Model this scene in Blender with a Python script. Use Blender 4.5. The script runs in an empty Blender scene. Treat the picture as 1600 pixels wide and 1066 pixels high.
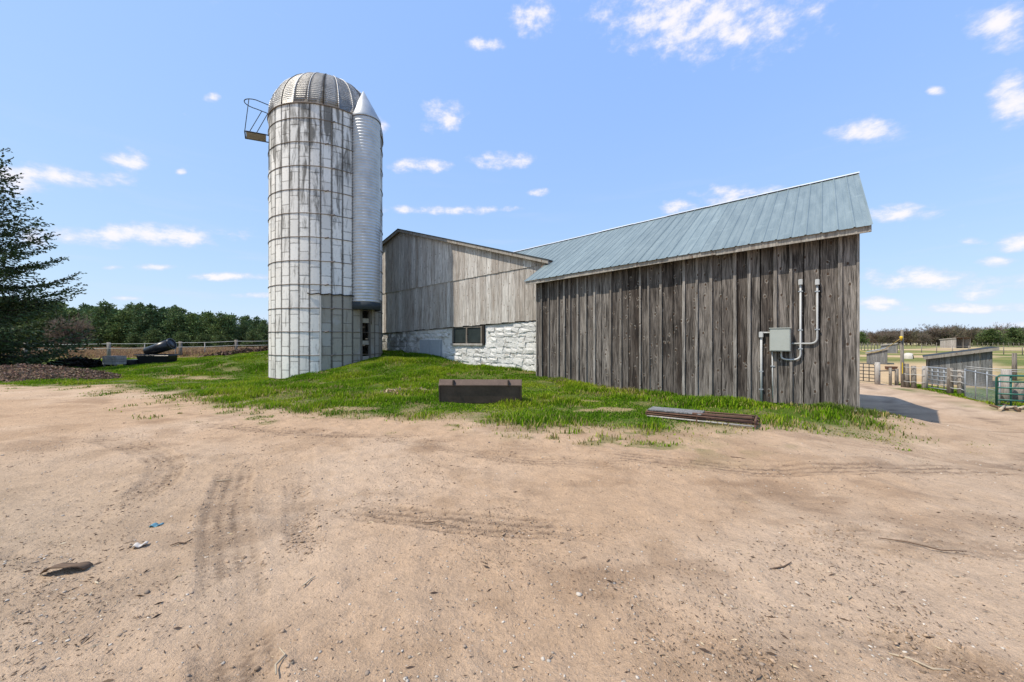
import bpy, bmesh, math, random
import numpy as np
from mathutils import Vector, Matrix
random.seed(7); rng = np.random.default_rng(11)
scene = bpy.context.scene
C = scene.collection
R = math.radians
PI = math.pi

# ------------------------------------------------------------------ camera, sky, sun, exposure
CAMH = 1.6; F = 600.0           # focal length in pixels of a 1600 px wide picture
cd = bpy.data.cameras.new('camera'); cam = bpy.data.objects.new('camera', cd); C.objects.link(cam)
cam.location = (0, 0, CAMH); cam.rotation_euler = (R(90), 0, 0)
cd.sensor_width = 36; cd.lens = 36 * F / 1600; cd.clip_end = 3000; cd.clip_start = 0.05
scene.camera = cam
SUN_PHI, SUN_EL = R(22.3), R(58)
sd = bpy.data.lights.new('sun', 'SUN'); sun = bpy.data.objects.new('sun', sd); C.objects.link(sun)
sd.energy = 4.1; sd.angle = R(0.5); sd.color = (1, 0.915, 0.78)
ldir = Vector((math.cos(SUN_PHI)*math.cos(SUN_EL), math.sin(SUN_PHI)*math.cos(SUN_EL), -math.sin(SUN_EL)))
sun.rotation_euler = ldir.to_track_quat('-Z', 'Y').to_euler()
scene.view_settings.view_transform = 'Standard'
scene.view_settings.look = 'None'
scene.view_settings.exposure = 0.3
scene.view_settings.gamma = 1
world = bpy.data.worlds.new('World'); scene.world = world; world.use_nodes = True

class NT:
    """small node-tree writer"""
    def __init__(s, tree): s.t = tree; s.n = tree.nodes; s.l = tree.links
    def add(s, kind, **kw):
        n = s.n.new(kind)
        for k, v in kw.items(): setattr(n, k, v)
        return n
    def put(s, sock, v):
        if hasattr(v, 'is_output'): s.l.new(v, sock)
        elif v is not None:
            if hasattr(sock.default_value, '__len__') and not hasattr(v, '__len__'): v = (v,)*len(sock.default_value)
            if hasattr(sock.default_value, '__len__') and len(sock.default_value) == 4 and len(v) == 3: v = (*v, 1)
            sock.default_value = v
    def math(s, op, a, b=None, c=None, clamp=False):
        n = s.add('ShaderNodeMath', operation=op, use_clamp=clamp)
        s.put(n.inputs[0], a)
        if b is not None: s.put(n.inputs[1], b)
        if c is not None: s.put(n.inputs[2], c)
        return n.outputs[0]
    def vmath(s, op, a, b=None):
        n = s.add('ShaderNodeVectorMath', operation=op)
        s.put(n.inputs[0], a)
        if b is not None: s.put(n.inputs[1], b)
        return n.outputs[0]
    def noise(s, vec, scale, detail=4, rough=0.55, dist=0.0):
        n = s.add('ShaderNodeTexNoise'); s.put(n.inputs['Vector'], vec)
        n.inputs['Scale'].default_value = scale; n.inputs['Detail'].default_value = detail
        n.inputs['Roughness'].default_value = rough; n.inputs['Distortion'].default_value = dist
        return n.outputs['Fac']
    def ramp(s, fac, a, b, lo=0.0, hi=1.0):
        n = s.add('ShaderNodeMapRange', interpolation_type='SMOOTHSTEP'); s.put(n.inputs[0], fac)
        n.inputs[1].default_value = a; n.inputs[2].default_value = b
        n.inputs[3].default_value = lo; n.inputs[4].default_value = hi
        return n.outputs[0]
    def mix(s, fac, a, b, mode='MIX'):
        n = s.add('ShaderNodeMix', data_type='RGBA', blend_type=mode)
        s.put(n.inputs[0], fac); s.put(n.inputs[6], a); s.put(n.inputs[7], b)
        return n.outputs[2]
    def comb(s, x, y, z):
        n = s.add('ShaderNodeCombineXYZ'); s.put(n.inputs[0], x); s.put(n.inputs[1], y); s.put(n.inputs[2], z)
        return n.outputs[0]
    def sep(s, v):
        n = s.add('ShaderNodeSeparateXYZ'); s.put(n.inputs[0], v); return n.outputs
    def bump(s, h, strength=0.5, dist=0.02):
        n = s.add('ShaderNodeBump'); s.put(n.inputs['Height'], h)
        n.inputs['Strength'].default_value = strength; n.inputs['Distance'].default_value = dist
        return n.outputs[0]

# sky: Nishita plus scattered fair-weather clouds (defined over compass direction and elevation)
CLOUDS = [(1090,34,165,62,1),(833,26,38,28,.9),(757,70,28,13,.75),(1565,42,58,34,.9),(692,184,34,26,.85),(592,197,16,15,.9),
 (785,250,52,13,.95),(655,258,55,13,.7),(1350,206,72,22,.62),(1585,160,42,42,.95),(55,278,85,22,.95),(160,280,52,17,.9),
 (192,250,40,20,.65),(232,369,150,18,1.0),(50,371,36,16,.95),(1150,309,68,18,.95),(1058,322,34,11,.85),(1408,333,62,15,.95),
 (1450,438,125,17,.95),(1375,475,42,11,.85),(1522,460,45,11,.85),(1590,380,40,16,.8),(362,433,75,7,.8),(243,418,44,6,.7),
 (842,300,20,7,.7),(331,153,14,8,.7),(700,329,130,8,.55),(1565,412,36,11,.75),(1500,482,120,9,.75),(283,268,10,7,.6),(1462,143,18,9,.5),(178,418,22,5,.6),(1520,377,34,8,.55),
 (200,466,30,5,.6),(395,462,40,5,.6),(1590,508,70,7,.6)]
def px_dir(px, py):
    u = (px-800)/F; v = (533-py)/F
    return math.atan(u), math.atan(v/math.sqrt(1+u*u)), u, v
w = NT(world.node_tree); w.n.clear()
out = w.add('ShaderNodeOutputWorld'); bg = w.add('ShaderNodeBackground'); w.l.new(bg.outputs[0], out.inputs[0])
sky = w.add('ShaderNodeTexSky', sky_type='NISHITA'); sky.sun_disc = False
sky.sun_elevation = SUN_EL; sky.sun_rotation = (math.atan2(-math.cos(SUN_PHI), -math.sin(SUN_PHI))) % (2*PI)
sky.altitude = 300; sky.air_density = 1.0; sky.dust_density = 0.6; sky.ozone_density = 1.0
tc = w.add('ShaderNodeTexCoord'); gen = tc.outputs['Generated']
sx, sy, sz = w.sep(gen)
az = w.math('ARCTAN2', sx, sy); el = w.math('ARCSINE', sz)
q1 = w.comb(az, el, 1.0); r2 = None
def dot3(a, b_):
    n = w.add('ShaderNodeVectorMath', operation='DOT_PRODUCT'); w.put(n.inputs[0], a); w.put(n.inputs[1], b_); return n.outputs['Value']
for (px, py, hw, hh, k) in CLOUDS:
    a, e, u, v = px_dir(px, py); k2 = 0.62+0.4*k
    ha = hw/F*math.cos(a)**2*1.2*k2; he = hh/F*math.cos(a)*math.cos(e)**2*1.25*k2
    sl = math.tan(a)*math.sin(e)*math.cos(e)          # cloud bases lie level
    x_ = dot3(q1, (1/ha, 0, -a/ha)); y_ = dot3(q1, (sl/he, 1/he, -(e+sl*a)/he))
    d2 = w.math('MULTIPLY_ADD', x_, x_, w.math('MULTIPLY', y_, y_))
    r2 = d2 if r2 is None else w.math('MINIMUM', r2, d2)
fld = w.math('MAXIMUM', w.math('SUBTRACT', 1.0, r2), -0.7)
uv = w.comb(az, w.math('MULTIPLY', el, 1.7), 0.0)
# the same kind of clouds over the rest of the sky
wild = w.ramp(w.noise(uv, 2.2, 3), 0.58, 0.75, -0.6, 0.9)
aside = w.math('MAXIMUM', w.ramp(w.math('ABSOLUTE', az), R(56), R(70)), w.ramp(el, R(44), R(56)))
wild = w.math('ADD', w.math('MULTIPLY', w.math('ADD', wild, 0.6), aside), -0.6)
fld = w.math('MAXIMUM', fld, wild)
n1 = w.noise(uv, 19, 5, 0.62)
dens = w.math('ADD', fld, w.math('MULTIPLY', w.math('SUBTRACT', n1, 0.5), 3.6))
cl = w.ramp(dens, 0.0, 1.6)
cl = w.math('MULTIPLY', cl, w.ramp(el, 0.0, 0.05))
thin = w.math('MULTIPLY', w.ramp(w.noise(w.comb(w.math('MULTIPLY', az, 0.7), w.math('MULTIPLY', el, 6), 3.0), 5, 3), 0.5, 0.8), w.ramp(el, 0.5, 0.08, 0.0, 0.22))
cl = w.math('MAXIMUM', w.math('MULTIPLY', cl, 0.93), thin)
ccol = w.mix(w.ramp(dens, 0.35, 1.25), (4.9, 5.0, 6.3), (6.5, 6.2, 6.6))
sr, sg, sb = w.sep(sky.outputs[0])       # hazy spring sky: gentler gradient than the raw model
SKYG = w.comb(w.math('MULTIPLY', w.math('POWER', sr, 0.42), 2.0), w.math('MULTIPLY', w.math('POWER', sg, 0.32), 2.85), w.math('MULTIPLY', w.math('POWER', sb, 0.02), 6.15))
final = w.mix(cl, SKYG, ccol)
w.l.new(final, bg.inputs[0]); bg.inputs[1].default_value = 0.13

# ------------------------------------------------------------------ helpers
def link(o, parent=None):
    C.objects.link(o)
    if parent: o.parent = parent
    return o
def tag(o, label=None, cat=None, group=None, kind=None):
    if label: o['label'] = label
    if cat: o['category'] = cat
    if group: o['group'] = group
    if kind: o['kind'] = kind
    return o
def thing(name, label, cat, loc=(0,0,0), rz=0, group=None):
    o = bpy.data.objects.new(name, None); o.empty_display_size = 0.2
    o.location = loc; o.rotation_euler = (0, 0, rz); link(o)
    return tag(o, label, cat, group)
def obj(name, me, mat=None, parent=None, loc=None, rot=None):
    if isinstance(me, bmesh.types.BMesh):
        bm = me; me = bpy.data.meshes.new(name); bm.to_mesh(me); bm.free()
    if mat is not None and not me.materials: me.materials.append(mat)
    o = bpy.data.objects.new(name, me)
    if loc is not None: o.location = loc
    if rot is not None: o.rotation_euler = rot
    return link(o, parent)
def mesh_np(name, verts, loops, sizes, smooth=False, col=None):
    """mesh straight from numpy arrays"""
    me = bpy.data.meshes.new(name)
    verts = np.asarray(verts, np.float32); loops = np.asarray(loops, np.int32).ravel(); sizes = np.asarray(sizes, np.int32)
    me.vertices.add(len(verts)); me.vertices.foreach_set('co', verts.ravel())
    me.loops.add(len(loops)); me.loops.foreach_set('vertex_index', loops)
    me.polygons.add(len(sizes)); st = np.concatenate(([0], np.cumsum(sizes)[:-1])).astype(np.int32)
    me.polygons.foreach_set('loop_start', st); me.polygons.foreach_set('loop_total', sizes)
    if smooth: me.polygons.foreach_set('use_smooth', np.ones(len(sizes), bool))
    if col is not None:
        a = me.attributes.new('tint', 'FLOAT_COLOR', 'POINT')
        c4 = np.ones((len(verts), 4), np.float32); c4[:, :3] = col
        a.data.foreach_set('color', c4.ravel())
    me.update(); me.validate()
    return me
def bx(bm, x0, x1, y0, y1, z0, z1, M=None):
    vs = [bm.verts.new((x, y, z)) for x in (x0, x1) for y in (y0, y1) for z in (z0, z1)]
    for f in ((0,1,3,2),(4,6,7,5),(0,4,5,1),(2,3,7,6),(0,2,6,4),(1,5,7,3)): bm.faces.new([vs[i] for i in f])
    if M is not None:
        for v in vs: v.co = M @ v.co
    return vs
def box_bm(x0, x1, y0, y1, z0, z1):
    bm = bmesh.new(); bx(bm, x0, x1, y0, y1, z0, z1); return bm
def prism(bm, pts, vec):
    """closed prism: polygon pts swept by vec"""
    a = [bm.verts.new(p) for p in pts]; b = [bm.verts.new(Vector(p)+Vector(vec)) for p in pts]
    n = len(pts); bm.faces.new(a[::-1]); bm.faces.new(b)
    for i in range(n): bm.faces.new((a[i], a[(i+1)%n], b[(i+1)%n], b[i]))
    return a + b
def tube(bm, pts, r, seg=8, close=False):
    pts = [Vector(p) for p in pts]; n = len(pts); rings = []
    up = Vector((0.13, 0.21, 0.97)).normalized()
    for i, p in enumerate(pts):
        if close: t = pts[(i+1)%n]-pts[i-1]
        else: t = pts[min(i+1, n-1)]-pts[max(i-1, 0)]
        t.normalize(); a = t.cross(up)
        if a.length < 0.1: a = t.cross(Vector((1, 0, 0)))
        a.normalize(); b = t.cross(a)
        rr = r[i] if hasattr(r, '__len__') else r
        rings.append([bm.verts.new(p + rr*(math.cos(2*PI*k/seg)*a + math.sin(2*PI*k/seg)*b)) for k in range(seg)])
    m = n if close else n-1
    for i in range(m):
        A, B = rings[i], rings[(i+1)%n]
        for k in range(seg):
            f = bm.faces.new((A[k], A[(k+1)%seg], B[(k+1)%seg], B[k])); f.smooth = True
    if not close:
        bm.faces.new(rings[0]); bm.faces.new(rings[-1][::-1])
def tube_bm(pts, r, seg=8, close=False):
    bm = bmesh.new(); tube(bm, pts, r, seg, close); bmesh.ops.recalc_face_normals(bm, faces=bm.faces); return bm
def lathe(prof, seg=24, a0=0.0, a1=2*PI, smooth=True):
    bm = bmesh.new(); full = abs(a1-a0-2*PI) < 1e-6
    n = seg if full else seg+1; rings = []
    for (r, z) in prof:
        if r < 1e-5: rings.append([bm.verts.new((0, 0, z))]*n)
        else: rings.append([bm.verts.new((r*math.cos(a0+(a1-a0)*k/seg), r*math.sin(a0+(a1-a0)*k/seg), z)) for k in range(n)])
    for i in range(len(prof)-1):
        for k in range(seg):
            q = [rings[i][k], rings[i][(k+1)%n], rings[i+1][(k+1)%n], rings[i+1][k]]
            q = [v for j, v in enumerate(q) if v not in q[:j]]
            if len(q) > 2:
                try: bm.faces.new(q).smooth = smooth
                except ValueError: pass
    return bm
def copy_tree(o, parent=None):
    c = o.copy(); C.objects.link(c); c.parent = parent
    for ch in list(o.children): copy_tree(ch, c)
    return c

# value noise in numpy
_perm = rng.random((257, 257)).astype(np.float64)
def vnoise(x, y):
    xi = np.floor(x).astype(int); yi = np.floor(y).astype(int); fx = x-xi; fy = y-yi
    fx = fx*fx*(3-2*fx); fy = fy*fy*(3-2*fy); xi %= 256; yi %= 256
    x1 = (xi+1) % 256; y1 = (yi+1) % 256
    return (_perm[xi, yi]*(1-fx)*(1-fy)+_perm[x1, yi]*fx*(1-fy)+_perm[xi, y1]*(1-fx)*fy+_perm[x1, y1]*fx*fy)
def fbm(x, y, o=4):
    s = 0; a = 0.5; t = 0
    for i in range(o):
        s = s+a*vnoise(x*2**i+17.3*i, y*2**i+9.1*i); t += a; a *= 0.5
    return s/t-0.5
def sstep(a, b, x):
    t = np.clip((x-a)/(b-a), 0, 1); return t*t*(3-2*t)

# ------------------------------------------------------------------ materials
def new_mat(name):
    m = bpy.data.materials.new(name); m.use_nodes = True
    n = NT(m.node_tree); b = m.node_tree.nodes['Principled BSDF']
    return m, n, b
def coords(n, kind='Object'):
    return n.add('ShaderNodeTexCoord').outputs[kind]
def wpos(n): return n.add('ShaderNodeNewGeometry').outputs['Position']
def plain(name, col, rough=0.7, metal=0.0, var=0.25, scale=6, bump=0.15, spec=0.3, rand=0.2):
    m, n, b = new_mat(name); p = coords(n)
    rnd = n.add('ShaderNodeObjectInfo').outputs['Random']
    q = n.vmath('ADD', p, n.comb(n.math('MULTIPLY', rnd, 31), n.math('MULTIPLY', rnd, 17), 0))
    f = n.noise(q, scale, 5); g = n.noise(q, scale*7, 4)
    v = n.math('ADD', n.math('MULTIPLY', n.math('SUBTRACT', f, 0.5), var*2.2), n.math('MULTIPLY', n.math('SUBTRACT', g, 0.5), var*1.2))
    v = n.math('ADD', n.math('ADD', v, 1.0), n.math('MULTIPLY', n.math('SUBTRACT', rnd, 0.5), rand))
    c = n.mix(1.0, col, n.comb(v, v, v), 'MULTIPLY')
    n.put(b.inputs['Base Color'], c); b.inputs['Roughness'].default_value = rough
    b.inputs['Metallic'].default_value = metal; b.inputs['Specular IOR Level'].default_value = spec
    n.put(b.inputs['Normal'], n.bump(g, bump, 0.02))
    return m
def wood(name, ca, cb, cdark, knots=0.5, grain=1.0, streak=0.5, bumpk=0.6):
    """weathered boards: long vertical grain, knots, per-board tone"""
    m, n, b = new_mat(name); p = coords(n)
    rnd = n.add('ShaderNodeObjectInfo').outputs['Random']
    off = n.comb(n.math('MULTIPLY', rnd, 57), n.math('MULTIPLY', rnd, 23), n.math('MULTIPLY', rnd, 91))
    q = n.vmath('ADD', p, off); x, y, z = n.sep(q)
    wob = n.math('MULTIPLY', n.math('SUBTRACT', n.noise(q, 1.6, 2), 0.5), 0.10)
    xx = n.math('ADD', x, wob)
    g1 = n.noise(n.comb(n.math('MULTIPLY', xx, 42), n.math('MULTIPLY', y, 42), n.math('MULTIPLY', z, 1.3)), 1.0, 5, 0.65)
    g2 = n.noise(n.comb(n.math('MULTIPLY', xx, 120), n.math('MULTIPLY', y, 120), n.math('MULTIPLY', z, 3.5)), 1.0, 3, 0.6)
    big = n.noise(n.comb(n.math('MULTIPLY', x, 5), n.math('MULTIPLY', y, 5), n.math('MULTIPLY', z, 0.7)), 1.0, 4, 0.6)
    t = n.math('ADD', n.math('MULTIPLY', rnd, 0.75), n.math('MULTIPLY', n.math('SUBTRACT', big, 0.45), 1.5), clamp=True)
    c = n.mix(t, ca, cb)
    gr = n.math('ADD', n.math('MULTIPLY', g1, 0.6), n.math('MULTIPLY', g2, 0.4))
    lines = n.ramp(gr, 0.36, 0.62, 0.35, 1.35)
    k0 = n.math('ADD', n.math('MULTIPLY', n.math('SUBTRACT', lines, 1.0), grain), 1.0)
    c = n.mix(1.0, c, n.comb(k0, k0, k0), 'MULTIPLY')
    st = n.ramp(n.noise(n.comb(n.math('MULTIPLY', x, 9), n.math('MULTIPLY', y, 9), n.math('MULTIPLY', z, 0.9)), 1.0, 4, 0.6), 0.52, 0.68, 0, streak)
    c = n.mix(st, c, cdark)
    # knots
    vo = n.add('ShaderNodeTexVoronoi', voronoi_dimensions='2D', feature='F1'); vo.inputs['Scale'].default_value = 1
    n.put(vo.inputs['Vector'], n.comb(n.math('MULTIPLY', x, 4.4), n.math('MULTIPLY', z, 2.6), 0)); vo.inputs['Randomness'].default_value = 1
    d = n.math('ADD', vo.outputs['Distance'], n.math('MULTIPLY', n.math('SUBTRACT', n.noise(q, 28, 3), 0.5), 0.09))
    sel = n.ramp(n.sep(vo.outputs['Color'])[0], 1-knots-0.02, 1-knots+0.02)
    kd = n.math('MULTIPLY', n.ramp(d, 0.125, 0.07), sel)
    kl = n.math('MULTIPLY', n.math('MULTIPLY', n.ramp(d, 0.21, 0.14), n.ramp(n.noise(q, 16, 2), 0.47, 0.58)), sel)
    c = n.mix(n.math('MULTIPLY', kl, 0.55), c, n.mix(0.5, cb, (0.5, 0.47, 0.42)))
    c = n.mix(n.math('MULTIPLY', kd, 0.92), c, n.mix(0.35, cdark, (0.16, 0.09, 0.05)))
    n.put(b.inputs['Base Color'], c); b.inputs['Roughness'].default_value = 0.85; b.inputs['Specular IOR Level'].default_value = 0.2
    h = n.math('SUBTRACT', gr, n.math('MULTIPLY', kd, 0.3))
    n.put(b.inputs['Normal'], n.bump(h, bumpk, 0.012))
    return m
M = {}
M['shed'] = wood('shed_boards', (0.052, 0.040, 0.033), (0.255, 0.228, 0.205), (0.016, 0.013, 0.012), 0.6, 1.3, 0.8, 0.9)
M['batten'] = wood('battens', (0.17, 0.145, 0.125), (0.33, 0.305, 0.28), (0.06, 0.05, 0.043), 0.4, 1.0, 0.5)
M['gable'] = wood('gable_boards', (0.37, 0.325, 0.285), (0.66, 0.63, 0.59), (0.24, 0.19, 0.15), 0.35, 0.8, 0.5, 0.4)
M['fascia'] = wood('fascia_wood', (0.28, 0.25, 0.215), (0.40, 0.375, 0.335), (0.13, 0.09, 0.07), 0.2, 0.5, 0.5)
M['post'] = wood('post_wood', (0.17, 0.145, 0.12), (0.30, 0.27, 0.235), (0.06, 0.05, 0.04), 0.3, 0.9, 0.4)
M['greywood'] = wood('grey_shelter_wood', (0.15, 0.15, 0.15), (0.25, 0.25, 0.25), (0.06, 0.06, 0.06), 0.3, 0.8, 0.4)
M['palewood'] = wood('pale_shelter_wood', (0.33, 0.30, 0.27), (0.44, 0.41, 0.38), (0.16, 0.13, 0.1), 0.2, 0.5, 0.3)
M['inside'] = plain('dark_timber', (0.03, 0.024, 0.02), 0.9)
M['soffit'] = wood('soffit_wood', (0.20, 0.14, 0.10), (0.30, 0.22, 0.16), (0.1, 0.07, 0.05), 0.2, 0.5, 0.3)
M['darkmetal'] = plain('dark_roof_edge', (0.045, 0.052, 0.058), 0.85, 0.0, spec=0.1)
M['concrete'] = plain('concrete', (0.36, 0.35, 0.33), 0.9, var=0.35, scale=3)
M['conduit'] = plain('grey_conduit', (0.46, 0.465, 0.46), 0.6, 0.0, 0.12, 5, 0.05)
M['panelbox'] = plain('grey_green_box', (0.43, 0.455, 0.42), 0.45, 0.1, 0.08, 5, 0.03)
M['cap'] = plain('ridge_metal', (0.72, 0.73, 0.74), 0.4, 0.3, 0.1)
M['hoop'] = plain('rusted_hoop', (0.20, 0.165, 0.14), 0.7, 0.4, 0.5, 3)
M['rust'] = plain('rusty_tube', (0.15, 0.085, 0.06), 0.8, 0.2, 0.5, 8)
M['black'] = plain('black_plastic', (0.012, 0.013, 0.017), 0.35, 0, 0.2, 4, 0.05, 0.5)
M['green'] = plain('green_gate_paint', (0.010, 0.10, 0.075), 0.4, 0.1, 0.2, 4, 0.05, 0.5)
M['galv'] = plain('galvanised_tube', (0.30, 0.325, 0.35), 0.5, 0.3, 0.15, 5, 0.05)
M['darkgate'] = plain('dark_gate_tube', (0.05, 0.055, 0.06), 0.5, 0.3)
M['wire'] = plain('pale_wire', (0.55, 0.55, 0.53), 0.6, 0.0, 0.1)
M['yellow'] = plain('yellow_plastic', (0.75, 0.50, 0.04), 0.5, 0, 0.1)
M['rope'] = plain('yellow_rope', (0.55, 0.42, 0.16), 0.8, 0, 0.1)
M['white'] = plain('white_shell', (0.62, 0.57, 0.50), 0.6, 0, 0.2)
M['glass'] = plain('dusty_glass', (0.035, 0.045, 0.045), 0.12, 0, 0.5, 2, 0.03, 0.6)
M['hatch'] = plain('grey_painted_hatch', (0.36, 0.39, 0.42), 0.6, 0, 0.15)
M['bark'] = plain('bark', (0.075, 0.055, 0.042), 0.95, 0, 0.5, 4, 0.6)
M['stick'] = plain('dry_stick', (0.13, 0.085, 0.055), 0.9, 0, 0.4, 10)
M['palestick'] = plain('pale_stick', (0.42, 0.34, 0.24), 0.9, 0, 0.3, 10)
M['blue'] = plain('blue_scrap', (0.12, 0.27, 0.34), 0.6)
M['paper'] = plain('pale_scrap', (0.55, 0.5, 0.44), 0.8)

def roof_mat():
    m, n, b = new_mat('blue_green_roof_steel'); p = coords(n)
    rnd = n.add('ShaderNodeObjectInfo').outputs['Random']
    x, y, z = n.sep(p)
    q = n.vmath('ADD', p, n.comb(n.math('MULTIPLY', rnd, 40), 0, 0))
    f = n.noise(n.comb(n.math('MULTIPLY', x, 6), n.math('MULTIPLY', y, 0.7), 0), 1.0, 5, 0.6); g = n.noise(q, 3, 5)
    c = n.mix(n.ramp(f, 0.3, 0.7), (0.155, 0.200, 0.208), (0.220, 0.270, 0.272))
    c = n.mix(n.ramp(g, 0.55, 0.75, 0, 0.35), c, (0.30, 0.36, 0.355))
    v = n.math('ADD', n.math('MULTIPLY', rnd, 0.14), 0.93); c = n.mix(1, c, n.comb(v, v, v), 'MULTIPLY')
    n.put(b.inputs['Base Color'], c); b.inputs['Roughness'].default_value = 0.5; b.inputs['Metallic'].default_value = 0.1
    n.put(b.inputs['Normal'], n.bump(n.noise(q, 1.5, 2), 0.15, 0.03))
    return m
M['roof'] = roof_mat()
def stave_mat(name, base, stain, amount):
    m, n, b = new_mat(name); P = wpos(n)
    rnd = n.add('ShaderNodeObjectInfo').outputs['Random']
    x, y, z = n.sep(P)
    v = n.math('ADD', n.math('MULTIPLY', rnd, 0.22), 0.86)
    c = n.mix(1, base, n.comb(v, v, v), 'MULTIPLY')
    c = n.mix(n.ramp(rnd, 0.7, 0.95, 0, 0.5), c, n.mix(0.5, base, (0.42, 0.47, 0.50)))
    st = n.noise(n.comb(n.math('MULTIPLY', x, 3.4), n.math('MULTIPLY', y, 3.4), n.math('MULTIPLY', z, 0.55)), 1, 6, 0.68, 0.4)
    hi = n.ramp(z, 4.0, 12.5, -0.01, 0.11)          # more soot and moss near the rim
    c = n.mix(n.ramp(n.math('ADD', st, hi), 0.53, 0.70, 0, amount), c, stain)
    fine = n.noise(P, 9, 6, 0.7)
    c = n.mix(n.ramp(fine, 0.54, 0.68, 0, 0.40), c, n.mix(0.5, base, stain))
    ms = n.noise(n.vmath('ADD', P, (7, 3, 1)), 1.1, 4, 0.6)
    c = n.mix(n.ramp(ms, 0.56, 0.70, 0, 0.35), c, (0.44, 0.46, 0.47))
    # dirt kept in the joints round each stave
    X, Y, Z = n.sep(coords(n)); 
    ang = n.math('ABSOLUTE', n.math('ARCTAN2', Y, X))
    ed = n.math('MULTIPLY', n.ramp(n.math('ADD', ang, n.math('MULTIPLY', n.math('SUBTRACT', fine, 0.5), 0.035)), 0.060, 0.082), 0.75)
    ez = n.math('MULTIPLY', n.ramp(n.math('ADD', Z, n.math('MULTIPLY', n.math('SUBTRACT', fine, 0.5), 0.14)), 0.06, 0.0), 0.5)
    c = n.mix(n.math('MAXIMUM', ed, ez), c, (0.09, 0.08, 0.07))
    n.put(b.inputs['Base Color'], c); b.inputs['Roughness'].default_value = 0.85; b.inputs['Specular IOR Level'].default_value = 0.2
    n.put(b.inputs['Normal'], n.bump(fine, 0.3, 0.02))
    return m
M['stave'] = stave_mat('whitewashed_stave', (0.78, 0.755, 0.705), (0.075, 0.068, 0.056), 0.82)
M['plainstave'] = stave_mat('bare_stave', (0.35, 0.325, 0.275), (0.12, 0.10, 0.08), 0.6)
def dome_mat(name, col, freq, strength, rough=0.42):
    m, n, b = new_mat(name); p = coords(n)
    rnd = n.add('ShaderNodeObjectInfo').outputs['Random']
    x, y, z = n.sep(p)
    g = n.noise(p, 1.7, 5, 0.65); v = n.math('ADD', n.math('MULTIPLY', rnd, 0.38), 0.80)
    c = n.mix(n.ramp(g, 0.42, 0.72, 0, 0.55), col, tuple(k*0.6 for k in col))
    c = n.mix(1, c, n.comb(v, v, v), 'MULTIPLY')
    n.put(b.inputs['Base Color'], c); b.inputs['Roughness'].default_value = rough; b.inputs['Metallic'].default_value = 0.4
    wv = n.math('SINE', n.math('MULTIPLY', z, freq))
    n.put(b.inputs['Normal'], n.bump(n.math('ADD', wv, n.math('MULTIPLY', g, 2)), strength, 0.03))
    return m
M['dome'] = dome_mat('galvanised_dome', (0.54, 0.52, 0.49), 62, 0.35, 0.55)
M['chute'] = dome_mat('galvanised_chute', (0.46, 0.47, 0.475), 1, 0.02, 0.45)
def stone_mat():
    m, n, b = new_mat('whitewashed_rubble'); P = wpos(n)
    rnd = n.add('ShaderNodeObjectInfo').outputs['Random']
    f = n.noise(P, 2.3, 6, 0.7, 0.3); g = n.noise(P, 14, 5, 0.7)
    v = n.math('ADD', n.math('MULTIPLY', rnd, 0.18), 0.88)
    c = n.mix(1, (0.70, 0.685, 0.66), n.comb(v, v, v), 'MULTIPLY')
    c = n.mix(n.ramp(n.math('ADD', f, n.math('MULTIPLY', n.math('SUBTRACT', rnd, 0.5), 0.16)), 0.56, 0.68, 0, 0.8), c, (0.30, 0.265, 0.225))
    c = n.mix(n.ramp(g, 0.58, 0.7, 0, 0.5), c, (0.2, 0.18, 0.155))
    left = n.ramp(n.sep(P)[0], -4.6, -7.2, 0, 0.75)     # limewash long gone at the far end
    c = n.mix(n.math('MULTIPLY', left, n.ramp(f, 0.38, 0.5)), c, (0.13, 0.12, 0.105))
    n.put(b.inputs['Base Color'], c); b.inputs['Roughness'].default_value = 0.9; b.inputs['Specular IOR Level'].default_value = 0.15
    n.put(b.inputs['Normal'], n.bump(n.math('ADD', g, n.noise(P, 5, 4)), 0.7, 0.04))
    return m
M['stone'] = stone_mat()
def tint_mat(name, rough=0.75, trans=0.0, spec=0.2):
    m, n, b = new_mat(name)
    at = n.add('ShaderNodeAttribute', attribute_name='tint').outputs['Color']
    n.put(b.inputs['Base Color'], at); b.inputs['Roughness'].default_value = rough; b.inputs['Specular IOR Level'].default_value = spec
    if trans:
        tr = n.add('ShaderNodeBsdfTranslucent'); n.put(tr.inputs[0], at)
        mx = n.add('ShaderNodeMixShader'); mx.inputs[0].default_value = trans
        n.l.new(b.outputs[0], mx.inputs[1]); n.l.new(tr.outputs[0], mx.inputs[2])
        n.l.new(mx.outputs[0], m.node_tree.nodes['Material Output'].inputs[0])
    return m
M['leaf'] = tint_mat('foliage', 0.8, 0.35, 0.05)
M['needle'] = tint_mat('needles', 0.65, 0.12)
M['litter'] = tint_mat('litter', 0.95, 0, 0.04)
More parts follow.
